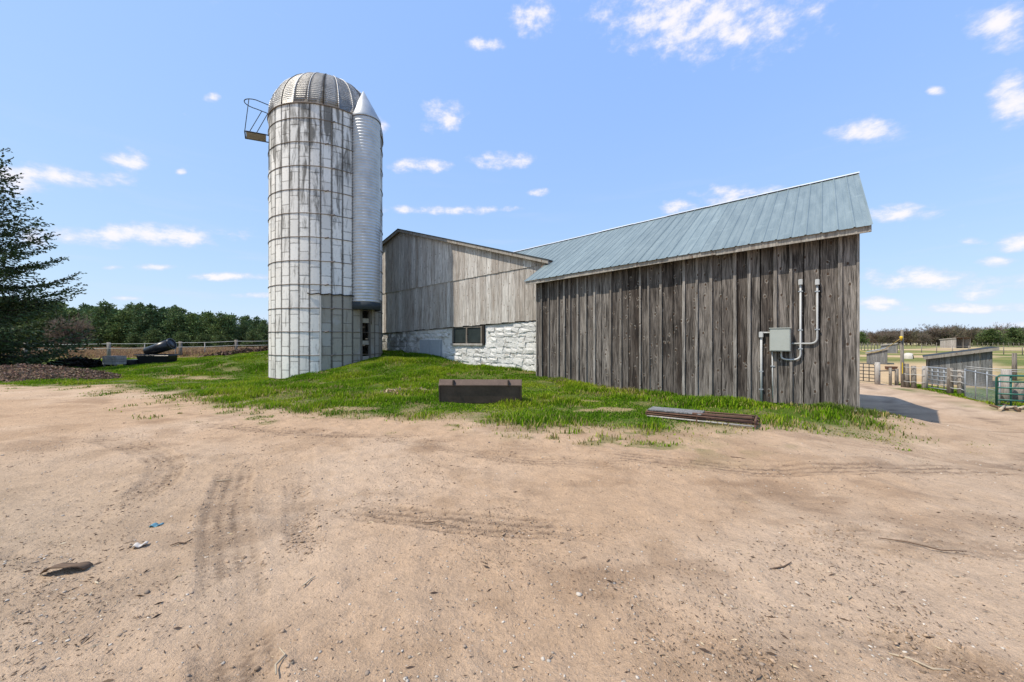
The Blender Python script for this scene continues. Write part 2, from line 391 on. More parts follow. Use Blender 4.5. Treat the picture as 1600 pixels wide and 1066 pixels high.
def ground_mat():
    m, n, b = new_mat('earth_and_turf'); P = wpos(n)
    at = n.add('ShaderNodeAttribute', attribute_name='tint').outputs['Color']
    a = n.noise(P, 0.9, 5, 0.6); f = n.noise(P, 6, 6, 0.65); g = n.noise(P, 38, 5, 0.7); h = n.noise(P, 150, 3, 0.7)
    v = n.math('ADD', n.math('MULTIPLY', n.math('SUBTRACT', a, 0.5), 0.30), n.math('MULTIPLY', n.math('SUBTRACT', f, 0.5), 0.55))
    v = n.math('ADD', v, n.math('MULTIPLY', n.math('SUBTRACT', g, 0.5), 0.62))
    v = n.math('ADD', n.math('ADD', v, n.math('MULTIPLY', n.math('SUBTRACT', h, 0.5), 0.75)), 1.0)
    c = n.mix(1, at, n.comb(v, v, v), 'MULTIPLY')
    c = n.mix(n.ramp(g, 0.64, 0.72, 0, 0.35), c, n.mix(0.6, at, (0.10, 0.075, 0.055)))
    c = n.mix(n.ramp(n.noise(n.vmath('ADD', P, (5, 9, 2)), 60, 3, 0.6), 0.68, 0.74, 0, 0.45), c, (0.52, 0.49, 0.45))
    n.put(b.inputs['Base Color'], c); b.inputs['Roughness'].default_value = 0.95; b.inputs['Specular IOR Level'].default_value = 0.1
    hh = n.math('ADD', n.math('MULTIPLY', f, 1.2), n.math('ADD', n.math('MULTIPLY', g, 0.7), n.math('MULTIPLY', h, 0.25)))
    n.put(b.inputs['Normal'], n.bump(hh, 0.95, 0.035))
    return m
M['ground'] = ground_mat()

# ------------------------------------------------------------------ the lie of the land
CP = [(0,0,0),(-5,3,0),(5,3,-.04),(-10,5,0),(10,4,-.3),(0,6,0),(-6,8,0),(0,9.3,0),(3,6.2,0),(5.6,6.7,-.08),(7.5,7.5,-.28),
 (8.36,9.1,-.12),(5.6,11.3,-.10),(3.3,13.2,-.08),(1.1,14.9,.16),(.9,16.6,.24),(-1.9,19,.38),(-5.5,21.9,.80),(-7.1,21.4,.82),
 (-3.0,14,.12),(-5,16,.28),(-8.5,17.7,.22),(-11.9,18.8,-.16),(-7.2,18.4,.60),(-9,23.5,1.0),(-14.5,24,.95),(-17.5,24.5,.72),(-20,24,.42),(-24,24,.02),
 (-12.5,15,-.05),(-18,15,.02),(-13,12,0),(-20,19,.05),(-33,31,.2),(-27.6,32,.28),(-23,32,.42),(-16,34,.55),(-12,30,.9),(-30,22,.1),
 (-50,100,0),(-30,100,0),(-80,60,.1),(-100,150,0),(-20,60,.3),(-60,-20,0),(0,-30,0),(40,-30,-.5),(0,120,.3),(0,45,.6),(12,30,0),
 (11,9.9,-.58),(15.4,14,-1.0),(12,6,-.5),(16,8,-.75),(19.5,15,-.98),(10.5,12,-.70),(21.4,21,-.92),(23,20.5,-1.0),(26,23,-1.0),(22,24,-.95),
 (32,33,-.6),(45,40,-.5),(60,45,-.5),(60,62,-.3),(70,60,-.3),(110,100,-.2),(150,160,0),(220,160,0),(40,10,-1.1),(80,20,-1.0),(18,0,-.7),(300,300,0),(-300,300,0),(0,300,0),(600,600,0),(-600,600,0),(0,700,0),(600,-60,0),(-600,-60,0)]
cp = np.array(CP, float); _k = lambda d2: np.sqrt(d2+4.0)
_A = _k((cp[:, None, 0]-cp[None, :, 0])**2+(cp[:, None, 1]-cp[None, :, 1])**2); _A = np.block([[_A, np.ones((len(cp), 1))], [np.ones((1, len(cp))), np.zeros((1, 1))]])
_W = np.linalg.solve(_A, np.concatenate((cp[:, 2], [0])))
def gz(x, y):
    x = np.asarray(x, float); y = np.asarray(y, float); s = np.full(np.broadcast(x, y).shape, _W[-1])
    for i in range(len(cp)): s = s+_W[i]*_k((x-cp[i, 0])**2+(y-cp[i, 1])**2)
    return np.clip(s, -1.6, 1.6)
def G(x, y): return float(gz(x, y))
def at(px, depth, dz=0.0):
    """spot on the ground at a bearing and a distance"""
    x = (px-800)/F*depth; return Vector((x, depth, G(x, depth)+dz))

YARD = [(-60,13.4),(-17.6,13.3),(-13.4,13.0),(-9.9,10.8),(-7.2,9.0),(-5.2,8.3),(-3.7,7.9),(-1.3,7.75),(.8,6.8),(2.0,6.05),(3.0,6.35),(4.6,7.05),(5.6,6.75),(6.8,7.0),(7.7,7.9),
 (8.9,9.6),(10.5,12.5),(17,21),(22,31),(24,31),(22.3,22.6),(19.9,17.5),(18.7,14.9),(19.2,14.2),(24,8),(40,4),(60,-40),(-60,-40)]
def poly_sd(x, y, poly):
    """signed distance, positive inside"""
    x = np.asarray(x, float); y = np.asarray(y, float); d = np.full(x.shape, 1e9); ins = np.zeros(x.shape, bool)
    for i in range(len(poly)):
        ax, ay = poly[i]; bx_, by = poly[(i+1) % len(poly)]
        ex, ey = bx_-ax, by-ay; t = np.clip(((x-ax)*ex+(y-ay)*ey)/(ex*ex+ey*ey), 0, 1)
        d = np.minimum(d, (x-ax-t*ex)**2+(y-ay-t*ey)**2)
        c = ((ay > y) != (by > y)) & (x < (bx_-ax)*(y-ay)/((by-ay) if by != ay else 1e-9)+ax); ins ^= c
    return np.where(ins, 1, -1)*np.sqrt(d)
BARE = [(-2.9,11.9,1.0,.35),(2.6,8.9,1.1,.35),(1.5,10.2,.9,.25),(-6.6,12.0,1.4,.3),(-14.5,17.5,1.9,.7),(-8.2,11,1.2,.4),(3.9,8.4,.8,.3),(-4,9.0,1.5,.3),(.3,8.3,1.0,.25)]
def turf(x, y):
    """0 bare earth ... 1 lush grass"""
    sd_ = poly_sd(x, y, YARD)
    wob = fbm(x*0.55, y*0.55, 4)*1.7+fbm(x*2.3+40, y*2.3, 3)*1.0
    t = sstep(0.55, -1.25, sd_+wob*1.35*np.clip(y/9, .5, 1.6))
    t = np.maximum(t, .55*sstep(1.6, .2, sd_)*sstep(.13, .22, fbm(x*1.9+11, y*2.4+5, 3)))
    for (a, b_, ra, rb) in BARE:
        r = ((x-a)/ra)**2+((y-b_)/rb)**2+fbm(x*2, y*2, 3)*2.5
        t = t*(1-0.6*sstep(1.0, 0.2, r))
    return t
TRACKS = [([(-3.5,4.9),(-2.75,3.7),(-2.1,2.85),(-1.6,2.2),(-1.2,1.65),(-.7,.9)],.34),([(-2.6,4.6),(-2.0,3.6),(-1.5,2.8)],.22),
 ([(-2.2,6.3),(-1.2,5.8),(0.1,5.2),(1.6,4.8)],.32),([(-7,6.4),(-5.0,5.4),(-4.1,4.5),(-3.7,3.6)],.34),([(-1.7,3.7),(-.4,3.35),(.9,3.2)],.36),
 ([(1.2,5.3),(3.1,4.8),(5.0,4.9),(7.5,5.6),(10,7.5)],.4),([(2.4,3.2),(3.4,3.0),(4.6,2.6)],.34),([(-6,7.4),(-3.5,6.6),(-1.5,6.5)],.36),([(1.1,2.05),(1.9,2.0),(2.6,1.6)],.3),([(10,9),(13,13),(17.5,18),(21,25)],.45),([(12,8),(15.5,12.5),(19,17.5),(22.5,25)],.45)]
def smooth_path(p, n=60):
    p = np.array(p, float); t = np.linspace(0, len(p)-1, n); i = np.clip(np.floor(t).astype(int), 0, len(p)-2); f = (t-i)[:, None]
    g = np.gradient(p, axis=0); a, b_ = p[i], p[i+1]; m0, m1 = g[i], g[i+1]
    return (2*f**3-3*f**2+1)*a+(f**3-2*f**2+f)*m0+(-2*f**3+3*f**2)*b_+(f**3-f**2)*m1
def track_relief(x, y):
    z = np.zeros_like(x); dk = np.zeros_like(x)
    for pts, wd in TRACKS:
        P = smooth_path(pts); s = np.concatenate(([0], np.cumsum(np.hypot(*np.diff(P, axis=0).T))))
        box = (x > P[:, 0].min()-.6) & (x < P[:, 0].max()+.6) & (y > P[:, 1].min()-.6) & (y < P[:, 1].max()+.6)
        if not box.any(): continue
        X, Y = x[box], y[box]; best = np.full(X.shape, 9.); sv = np.zeros(X.shape); side = np.zeros(X.shape)
        for i in range(len(P)-1):
            e = P[i+1]-P[i]; L2 = e@e; t = np.clip(((X-P[i, 0])*e[0]+(Y-P[i, 1])*e[1])/L2, 0, 1)
            dx = X-P[i, 0]-t*e[0]; dy = Y-P[i, 1]-t*e[1]; d = np.hypot(dx, dy); m = d < best
            best[m] = d[m]; sv[m] = (s[i]+t*(s[i+1]-s[i]))[m]; side[m] = ((e[0]*dy-e[1]*dx)/math.sqrt(L2))[m]
        u = side/(wd/2); fade = sstep(0, .5, sv)*sstep(s[-1], s[-1]-.6, sv)*sstep(-.32, .02, fbm(X*1.3+7, Y*1.3, 3))
        ins = sstep(1.15, .8, np.abs(u))*fade; ridge = np.exp(-((np.abs(u)-1.25)/.2)**2)*fade
        ribs = np.cos(u*PI*3.2); lug = np.sin((sv*2*PI)/.09+np.abs(u)*3)
        br = sstep(-.2, .2, fbm(X*7, Y*7, 3))
        z[box] += -.016*ins+.012*ridge+.018*ins*br*sstep(.1, .6, ribs)*sstep(-.4, .3, lug)
        dk[box] = np.maximum(dk[box], ins*(.35+.65*br)*sstep(.0, -.6, ribs)*.7+ins*.12)
    return z, dk
def relief(x, y):
    near = sstep(45, 12, np.hypot(x, y))
    t = turf(x, y)
    z = near*(fbm(x*.7, y*.7, 4)*.10+fbm(x*3.1, y*3.1, 4)*.050*(1-.4*t)+fbm(x*16+3, y*16, 3)*.014*(1-t)+np.maximum(fbm(x*9, y*9, 3), .02)*.035*(1-t))
    tz, dk = track_relief(x, y)
    return gz(x, y)+z+tz, t, dk

def axis(lo, hi, c0, c1, step, grow):
    a = list(np.arange(c0, c1+1e-6, step)); s = step
    while a[-1] < hi: s *= grow; a.append(a[-1]+s)
    s = step; pre = []; v = c0
    while v > lo: s *= grow; v -= s; pre.append(v)
    return np.array(pre[::-1]+a)
gx = axis(-700, 700, -5.0, 5.0, 0.036, 1.035); gy = axis(-60, 800, 1.3, 5.2, 0.026, 1.022)
XX, YY = np.meshgrid(gx, gy); ZZ, TT, DK = relief(XX, YY)
def land_colour(x, y, t, dk):
    n1 = fbm(x*.35+3, y*.35, 4); n2 = fbm(x*1.7, y*1.7+8, 4); n3 = fbm(x*5+1, y*5, 3)
    def mixc(a, b_, k): return a+(np.asarray(b_)-a)*k[..., None]
    c = np.empty(x.shape+(3,)); c[:] = (.485, .332, .214)
    c = mixc(c, (.55, .405, .285), sstep(-.05, .22, n1)*.8)
    c = mixc(c, (.33, .215, .13), sstep(.05, .24, n2)*.45)
    c = mixc(c, (.26, .165, .10), sstep(.10, .26, fbm(x*.8+50, y*1.6+20, 4))*.5)
    c = mixc(c, (.44, .360, .270), sstep(-.5, -5, x)*sstep(7, 2, y)*.6)       # greyer gravel on the left
    c = mixc(c, (.48, .385, .295), sstep(2.0, 6.5, x)*.22)
    c = mixc(c, (.13, .088, .06), np.clip(dk, 0, 1)*.9)
    # turf bed
    tb = np.empty_like(c); tb[:] = (.075, .120, .014); tb = mixc(tb, (.22, .18, .09), sstep(.0, .22, n2)*.7)
    c = mixc(c, tb, t)
    # dry field beyond the left fence
    dry = np.empty_like(c); dry[:] = (.30, .195, .115); dry = mixc(dry, (.20, .12, .075), sstep(-.05, .2, n1)); dry = mixc(dry, (.24, .22, .10), sstep(.1, .25, n2)*.4)
    k = sstep(30.5, 31.8, y+fbm(x*.5, y*.5)*1.5)*sstep(2, -4, x)
    c = mixc(c, dry, k)
    # paddocks on the right
    far = sstep(21.5, 24, y+.25*(x-22))*sstep(13, 16, x)
    sand = np.empty_like(c); sand[:] = (.50, .36, .21); sand = mixc(sand, (.40, .28, .16), sstep(0, .2, n2)*.6)
    green = np.empty_like(c); green[:] = (.125, .15, .040); green = mixc(green, (.23, .21, .07), sstep(-.05, .2, fbm(x*.06, y*.25)))
    gm = sstep(-.09, .02, fbm(x*.022+2, y*.09+5, 3)+.10*sstep(30, 50, x-y*.9)+.03)
    gm = np.maximum(gm*sstep(34, 42, y), sstep(.3, 1.6, x-1.235*y)*sstep(22, 25, y)*sstep(62, 55, y)*sstep(-.3, -.1, fbm(x*.05, y*.3, 3)))
    f = mixc(sand, green, gm)
    f = mixc(f, (.44, .37, .20), sstep(75, 95, y)*sstep(-.1, .1, fbm(x*.03, y*.15+3))*.8)
    c = mixc(c, f, far)
    return c
col = land_colour(XX, YY, TT, DK)
ny, nx = XX.shape; idx = np.arange(nx*ny).reshape(ny, nx)
q = np.stack((idx[:-1, :-1], idx[:-1, 1:], idx[1:, 1:], idx[1:, :-1]), -1).reshape(-1, 4)
me = mesh_np('ground', np.stack((XX, YY, ZZ), -1).reshape(-1, 3), q, np.full(len(q), 4), True, col.reshape(-1, 3))
tag(obj('ground', me, M['ground']), 'sandy farmyard earth giving way to grass and paddocks', kind='structure')

# ------------------------------------------------------------------ weathered shed (right)
P0 = Vector((8.36, 9.32, 0)); TH = math.atan2(-0.63, 0.777)
W2 = Vector((0.63, 0.777, 0)); D2 = Vector((-0.777, 0.63, 0))
def zl(t): return -0.033*t                       # the old frame has settled towards its far end
OV = 0.42; PITCH = 0.595
ridge_y = 4.15
def roof_z(t, y): return 4.28+0.02*math.sin((t+.5)/9.7*PI*1.0)+zl(t)+(y+OV)*PITCH
shed = thing('timber_shed', 'weathered dark board-and-batten shed with blue-green metal roof', 'shed', P0, TH)
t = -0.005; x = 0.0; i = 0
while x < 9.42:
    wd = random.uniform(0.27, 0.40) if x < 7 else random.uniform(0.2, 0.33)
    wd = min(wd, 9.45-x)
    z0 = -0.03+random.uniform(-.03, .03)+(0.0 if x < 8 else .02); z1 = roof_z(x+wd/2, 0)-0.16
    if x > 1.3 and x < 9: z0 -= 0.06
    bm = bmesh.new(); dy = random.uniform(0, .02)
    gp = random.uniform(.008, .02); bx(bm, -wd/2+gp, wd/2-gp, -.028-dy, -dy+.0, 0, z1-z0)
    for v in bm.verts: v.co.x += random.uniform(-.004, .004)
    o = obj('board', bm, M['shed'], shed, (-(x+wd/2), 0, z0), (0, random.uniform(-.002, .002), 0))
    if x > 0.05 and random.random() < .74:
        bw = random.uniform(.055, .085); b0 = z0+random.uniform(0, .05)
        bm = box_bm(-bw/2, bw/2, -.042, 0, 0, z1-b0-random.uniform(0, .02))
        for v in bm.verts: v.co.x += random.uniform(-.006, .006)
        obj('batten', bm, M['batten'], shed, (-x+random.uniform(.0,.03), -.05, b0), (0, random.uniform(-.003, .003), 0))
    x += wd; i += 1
WL = 9.45; WB = 2*ridge_y
bm = bmesh.new()      # back wall, and a dark sheet added behind the front boards against light leaks
def gable_poly(xl, t_):
    return [(xl, .02, -.35), (xl, WB, -.6), (xl, WB, roof_z(t_, 0)-.17), (xl, ridge_y, roof_z(t_, ridge_y)-.17), (xl, .02, roof_z(t_, 0)-.17)]
prism(bm, [(-WL+.02, .02, -.3), (-.02, .02, -.3), (-.02, .02, roof_z(0, 0)-.17), (-WL+.02, .02, roof_z(WL, 0)-.17)], (0, .08, 0))
prism(bm, [(-WL-4, WB-.1, -.6), (-.02, WB-.1, -.6), (-.02, WB-.1, roof_z(0, 0)-.17), (-WL-4, WB-.1, roof_z(WL+4, 0)-.17)], (0, .08, 0))
bmesh.ops.recalc_face_normals(bm, faces=bm.faces); obj('wall', bm, M['inside'], shed)
# boarded right-hand gable end
yy = 0.03
while yy < WB-.05:
    wd = random.uniform(.28, .38); ym = min(yy+wd/2, WB)
    yr = ym if ym < ridge_y else WB-ym
    zt = roof_z(0, max(yr, 0))-.2; zb = -.12-.06*ym
    obj('end_board', box_bm(-.03, 0, -wd/2+.004, wd/2-.004, 0, zt-zb), M['shed'], shed, (0, yy+wd/2, zb)); yy += wd
obj('corner_post', box_bm(-.001, .055, -.075, .04, -.02, roof_z(0, 0)-.2), M['batten'], shed)
obj('corner_post', box_bm(-WL-.045, -WL-.0, -.055, .04, -.0, roof_z(WL, 0)-.2), M['batten'], shed)
obj('foundation', box_bm(-1.6, .03, .005, .3, -.75, -.04), M['concrete'], shed)
bm = bmesh.new(); bx(bm, -.09, .10, -.16, .06, -.34, -.06); bmesh.ops.bevel(bm, geom=bm.edges[:], offset=.035, segments=2, affect='EDGES')
obj('corner_block', bm, M['concrete'], shed)
# ribbed steel sheets
def sheet(t0, t1, y0, y1, back=False, lift=0.0):
    bm = bmesh.new(); ribs = []; n = 3; u = 0.0
    prof = []
    pw = (t1-t0)/n
    for k in range(n):
        s = t0+k*pw
        prof += [(s, 0.022), (s+.022, 0.022), (s+.045, 0.0), (s+pw*.5-.02, 0.0), (s+pw*.5, .006), (s+pw*.5+.02, 0.0), (s+pw-.022, 0.0)]
    prof.append((t1, 0.021))
    rows = [y0+(y1-y0)*k/6 for k in range(7)]
    for (dz, ) in ((0.0,),):
        grid = [[bm.verts.new((-s, (y if not back else 2*ridge_y-y), roof_z(s, y)+h+lift)) for (s, h) in prof] for y in rows]
    for a in range(6):
        for k in range(len(prof)-1): bm.faces.new((grid[a][k], grid[a][k+1], grid[a+1][k+1], grid[a+1][k]))
    bmesh.ops.recalc_face_normals(bm, faces=bm.faces)
    bmesh.ops.solidify(bm, geom=bm.faces[:], thickness=0.006)
    return bm
tt = -0.26; pn = 0
while tt < 15.0:
    t1 = tt+0.914
    y0 = -OV-.04+random.uniform(-.012, .012) if t1 < 9.9 else 1.32
    if 8.9 < tt < 9.9: t1 = 9.78 if tt < 9.6 else t1
    obj('roof_panel', sheet(tt, t1, y0, ridge_y-.03, lift=random.uniform(0, .004)), M['roof'], shed)
    obj('roof_panel', sheet(tt, t1, -OV, ridge_y-.03, True), M['roof'], shed)
    tt = t1
for tt in np.arange(-.28, 14.6, 1.49):
    t1 = tt+1.5; j = random.uniform(0, .012)
    bm = bmesh.new(); za, zb = roof_z(tt, ridge_y)+.05+j, roof_z(t1, ridge_y)+.05+j
    prism(bm, [(-tt, ridge_y-.13, za-.075), (-tt, ridge_y, za), (-tt, ridge_y+.13, za-.075), (-tt, ridge_y, za-.02)], (-(t1-tt), 0, zb-za))
    bmesh.ops.recalc_face_normals(bm, faces=bm.faces); obj('ridge_cap', bm, M['cap'], shed)
# fascia boards along the eave, in lengths; each a little out of true
segs = [(-.24, 3.0, .0), (3.0, 5.4, .008), (5.4, 9.76, -.004)]
for (a, b_, j) in segs:
    bm = bmesh.new(); za, zb = roof_z(a, -OV)-.012+j*0, roof_z(b_, -OV)-.012
    hh = .155 if a < 3 else .135
    prism(bm, [(-a, -OV+.01-j, za-hh), (-a, -OV+.045-j, za-hh), (-a, -OV+.045-j, za), (-a, -OV+.01-j, za)], (-(b_-a)+.006, 0, zb-za))
    bmesh.ops.recalc_face_normals(bm, faces=bm.faces)
    ob = obj('fascia_board', bm, M['fascia'], shed)
for a in np.arange(.1, 9.7, .61):
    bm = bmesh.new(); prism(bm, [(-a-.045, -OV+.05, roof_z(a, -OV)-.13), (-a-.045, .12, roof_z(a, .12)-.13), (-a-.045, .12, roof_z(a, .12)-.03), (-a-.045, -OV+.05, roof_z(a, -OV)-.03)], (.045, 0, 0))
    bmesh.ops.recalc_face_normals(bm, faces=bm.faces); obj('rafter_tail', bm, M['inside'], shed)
for s, nm in ((-.225, 1), ):
    for bk in (0, 1):
        bm = bmesh.new(); ya = -OV if not bk else 2*ridge_y+OV; zz = roof_z(-.2, -OV)-.01; zr = roof_z(-.2, ridge_y)-.01
        prism(bm, [(-s, ya, zz-.15), (-s, ridge_y, zr-.15), (-s, ridge_y, zr), (-s, ya, zz)], (-.03, 0, 0))
        bmesh.ops.recalc_face_normals(bm, faces=bm.faces); obj('rake_board', bm, M['fascia'], shed)

# electrical box with its conduits, fixed to the shed wall
def on_wall(px, py):
    """point of the shed's front wall seen at a bearing: returns local x, z"""
    k = (px-800)/F; t_ = (P0.x-k*P0.y)/(0.777+k*0.63); dep = P0.y+0.63*t_
    return -t_, CAMH+(533-py)/F*dep
eb = thing('electrical_box', 'grey-green electrical box with pale conduits on shed wall', 'electrical box', P0, TH)
xl, zt = on_wall(1204, 514); xr, zb = on_wall(1236, 549)
bm = box_bm(xl, xr, -.25, -.062, zb, zt); bmesh.ops.bevel(bm, geom=bm.edges[:], offset=.008, segments=2, affect='EDGES'); bx_o = obj('enclosure', bm, M['panelbox'], eb)
bm = box_bm(xl+.015, xr-.015, -.258, -.2505, zb+.02, zt-.02); bmesh.ops.bevel(bm, geom=bm.edges[:], offset=.003, segments=1, affect='EDGES'); lid = obj('cover', bm, M['panelbox'], bx_o)
obj('rain_lip', box_bm(xl-.01, xr+.01, -.275, -.06, zt+.001, zt+.018), M['panelbox'], bx_o)
def cond(pts, r=.022, name='conduit'):
    P = [Vector((on_wall(*p)[0], -.085, on_wall(*p)[1])) for p in pts]
    if len(P) > 2:     # round the bends
        Q = [P[0]]
        for i in range(1, len(P)-1):
            a, b_, c = P[i-1], P[i], P[i+1]; ra = min(.16, (a-b_).length*.45); rb = min(.16, (c-b_).length*.45)
            s, e = b_+(a-b_).normalized()*ra, b_+(c-b_).normalized()*rb
            for k in range(7): f = k/6; Q.append(s*(1-f)**2+b_*2*f*(1-f)+e*f*f)
        P = Q+[P[-1]]
    return obj(name, tube_bm(P, r, 10), M['conduit'], eb)
cond([(1251, 446), (1251, 562), (1221, 562), (1221, 548)])
cond([(1277, 446), (1277, 537), (1236, 537)])
cond([(1190, 519), (1190, 634)], .028); cond([(1207, 549), (1208, 622)], .014); cond([(1191, 520), (1206, 520)], .02)
for (px, py) in ((1251, 441), (1277, 441)):
    a, b_ = on_wall(px, py); bm = box_bm(a-.045, a+.045, -.15, -.06, b_-.09, b_+.06); bmesh.ops.bevel(bm, geom=bm.edges[:], offset=.012, segments=2, affect='EDGES'); obj('weather_cap', bm, M['conduit'], eb)
a, b_ = on_wall(1190, 522); bm = box_bm(a-.05, a+.05, -.15, -.06, b_-.1, b_+.06); bmesh.ops.bevel(bm, geom=bm.edges[:], offset=.012, segments=2, affect='EDGES'); obj('elbow_fitting', bm, M['conduit'], eb)
for (px, py) in ((1251, 456), (1277, 456), (1277, 515), (1251, 516), (1251, 545), (1190, 580), (1208, 572), (1190, 608)):
    a, b_ = on_wall(px, py); obj('strap', box_bm(a-.05, a+.05, -.112, -.06, b_-.014, b_+.014), M['galv'], eb)

# ------------------------------------------------------------------ gabled bank barn (middle)
BO = 1.2; Q0 = P0+W2*BO
barn = thing('bank_barn', 'gabled barn with pale weathered boards above whitewashed stone wall', 'barn', Q0, TH)
T0, TP, T1 = 9.57, 20.2, 30.8; ZE, ZP = 4.99, 8.23; SL = (ZP-ZE)/(TP-T0)
def barn_roof(t_): return ZP-SL*abs(t_-TP)
def girt(t_): return 4.9-.0264*(t_-10.2)
def foot(t_): return 2.52-.035*(t_-10.2)
for row in (0, 1):
    t_ = 9.75
    while t_ < 30.6:
        wd = min(random.uniform(.22, .46), 30.65-t_); tm = t_+wd/2
        za = foot(tm)+random.uniform(-.02, .02) if row == 0 else girt(tm)+random.uniform(-.008, .008)-.02
        fz = (lambda q_: girt(q_)+.06) if row == 0 else (lambda q_: barn_roof(q_)-.10)
        yb = -.03-random.uniform(0, .006)-(0.035 if row else 0)
        bm = bmesh.new(); a, b_ = t_+.007, t_+wd-.007
        fz2 = lambda q_: min(fz(q_), barn_roof(q_)-.10)
        if fz2(a) > za+.05 and fz2(b_) > za+.05:
            prism(bm, [(-(a-tm), 0, 0), (-(b_-tm), 0, 0), (-(b_-tm), 0, fz2(b_)-za), (-(a-tm), 0, fz2(a)-za)], (0, .026, 0))
            bmesh.ops.recalc_face_normals(bm, faces=bm.faces)
            obj('board', bm, M['gable'], barn, (-tm, yb, za), (0, random.uniform(-.0015, .0015), 0))
        else: bm.free()
        t_ += wd
bm = bmesh.new(); prism(bm, [(-9.75, 0, 2.5), (-30.6, 0, 1.8), (-30.6, 0, barn_roof(30.6)-.1), (-TP, 0, ZP-.1), (-9.75, 0, barn_roof(9.75)-.1)], (0, .1, 0))
BD = 15.0
prism(bm, [(-30.6, BD, .0), (-9.9, BD, 0), (-9.9, BD, barn_roof(9.9)-.1), (-TP, BD, ZP-.1), (-30.6, BD, barn_roof(30.6)-.1)], (0, -.1, 0))
bx(bm, -30.6, -30.5, .1, BD-.1, 0, barn_roof(30.6)-.12); bx(bm, -10.0, -9.9, .1, BD-.1, 0, barn_roof(9.9)-.12)
bmesh.ops.recalc_face_normals(bm, faces=bm.faces); obj('wall', bm, M['inside'], barn)
RO = .28
for s in (0, 1):
    ta, za = (T0, ZE) if s == 0 else (T1, ZE)
    bm = bmesh.new(); prism(bm, [(-ta, -RO-.03, za), (-TP, -RO-.03, ZP), (-TP, -RO-.03, ZP+.035), (-ta, -RO-.03, za+.035)], (0, BD+.5, 0)); bmesh.ops.recalc_face_normals(bm, faces=bm.faces); obj('roof', bm, M['darkmetal'], barn)
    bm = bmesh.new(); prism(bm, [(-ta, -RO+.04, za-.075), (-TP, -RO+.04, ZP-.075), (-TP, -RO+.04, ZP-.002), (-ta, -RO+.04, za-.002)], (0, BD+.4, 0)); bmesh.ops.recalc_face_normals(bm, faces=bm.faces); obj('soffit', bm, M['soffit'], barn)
    bm = bmesh.new(); prism(bm, [(-ta, -RO, za-.15), (-TP, -RO, ZP-.15), (-TP, -RO, ZP-.003), (-ta, -RO, za-.003)], (0, .036, 0)); bmesh.ops.recalc_face_normals(bm, faces=bm.faces); obj('rake_board', bm, M['fascia'], barn)
obj('eave_fascia', box_bm(-T0-.035, -T0+.0, -RO+.04, .9, ZE-.20, ZE-.003), M['fascia'], barn)
obj('plate_end', tube_bm([(-9.86, -.27, ZE-.28), (-9.86, .3, ZE-.28)], .085, 10), M['soffit'], barn)
# rubble wall: backing plus separate stones
obj('mortar_wall', box_bm(-30.4, -9.78, .075, .5, -.6, 2.02), M['stone'], barn)
bm = bmesh.new(); prism(bm, [(-30.4, .075, 2.02), (-9.78, .075, 2.02), (-9.78, .075, foot(9.78)-.015), (-30.4, .075, 2.025)], (0, .3, 0)); bmesh.ops.recalc_face_normals(bm, faces=bm.faces); obj('mortar_course', bm, M['stone'], barn)
stones = []
for k in range(6):
    bm = bmesh.new(); bmesh.ops.create_cube(bm, size=1); bmesh.ops.subdivide_edges(bm, edges=bm.edges[:], cuts=1, use_grid_fill=True)
    for v in bm.verts:
        p = v.co*2; nrm = p.length
        v.co = p*(0.84+0.16*(1.2/max(nrm, .6)))*.5
        v.co += Vector((random.uniform(-.13, .13), random.uniform(-.30, .05), random.uniform(-.15, .15)))
    for f in bm.faces: f.smooth = False
    m_ = bpy.data.meshes.new('stone'); bm.to_mesh(m_); bm.free(); m_.materials.append(M['stone']); stones.append(m_)
def blocked(t_, z_):
    return (13.5 < t_ < 15.95 and z_ > 1.28) or (16.5 < t_ < 18.55 and z_ < 1.75)
nst = 0; zrow = 0.05
rows = []
while zrow < 2.6:
    hgt = random.uniform(.18, .30); t_ = 9.9+random.uniform(0, .2)
    while t_ < 23.2:
        wd = random.uniform(.26, .6); tm = t_+wd/2; zc = zrow+hgt/2+random.uniform(-.03, .03)
        wx = Q0+D2*tm; g = G(wx.x, wx.y)
        if zc > g-.05 and zc+hgt/2 < foot(tm)+.02 and not blocked(tm, zc) and not blocked(t_, zc) and not blocked(t_+wd, zc):
            o = obj('stone', random.choice(stones), None, barn, (-tm, .085, zc), (0, random.uniform(-.18, .18), 0))
            o.scale = (wd*1.0, random.uniform(.06, .13), hgt*1.0*random.uniform(.85, 1.1)); nst += 1
        t_ += wd
    zrow += hgt
# window and hatch in the stone wall
wz0, wz1 = 1.45, 2.34
wn = bpy.data.objects.new('window', None); link(wn, barn); wn.location = (-14.72, .0, 0)
obj('reveal', box_bm(-1.06, 1.06, .0705, .078, wz0-.05, wz1+.05), M['inside'], wn)
for (a, b_) in ((-1.02, -.04), (.04, 1.02)):
    p = obj('pane', box_bm(a+.05, b_-.05, .045, .052, wz0+.07, wz1-.06), M['glass'], wn)
for (a, b_, c, d_) in ((-1.08, -1.0, wz0, wz1), (1.0, 1.08, wz0, wz1), (-.05, .05, wz0, wz1)): obj('frame', box_bm(a, b_, .0, .07, c, d_), M['post'], wn)
obj('frame', box_bm(-1.0, 1.0, .008, .07, wz1-.07, wz1), M['post'], wn)
obj('sill', box_bm(-1.15, 1.15, -.06, .07, wz0-.07, wz0+.03), M['palewood'], wn)
obj('shutter_board', box_bm(1.09, 1.24, -.03, .07, wz0-.03, wz1+.02), M['inside'], wn)
hb = obj('hatch', box_bm(-18.42, -16.66, -.05, .07, .2, 1.66), M['hatch'], barn)
for xx_ in (-18.42, -17.56, -16.74): obj('hatch_batten', box_bm(xx_, xx_+.08, -.068, -.0505, .25, 1.64), M['hatch'], hb)

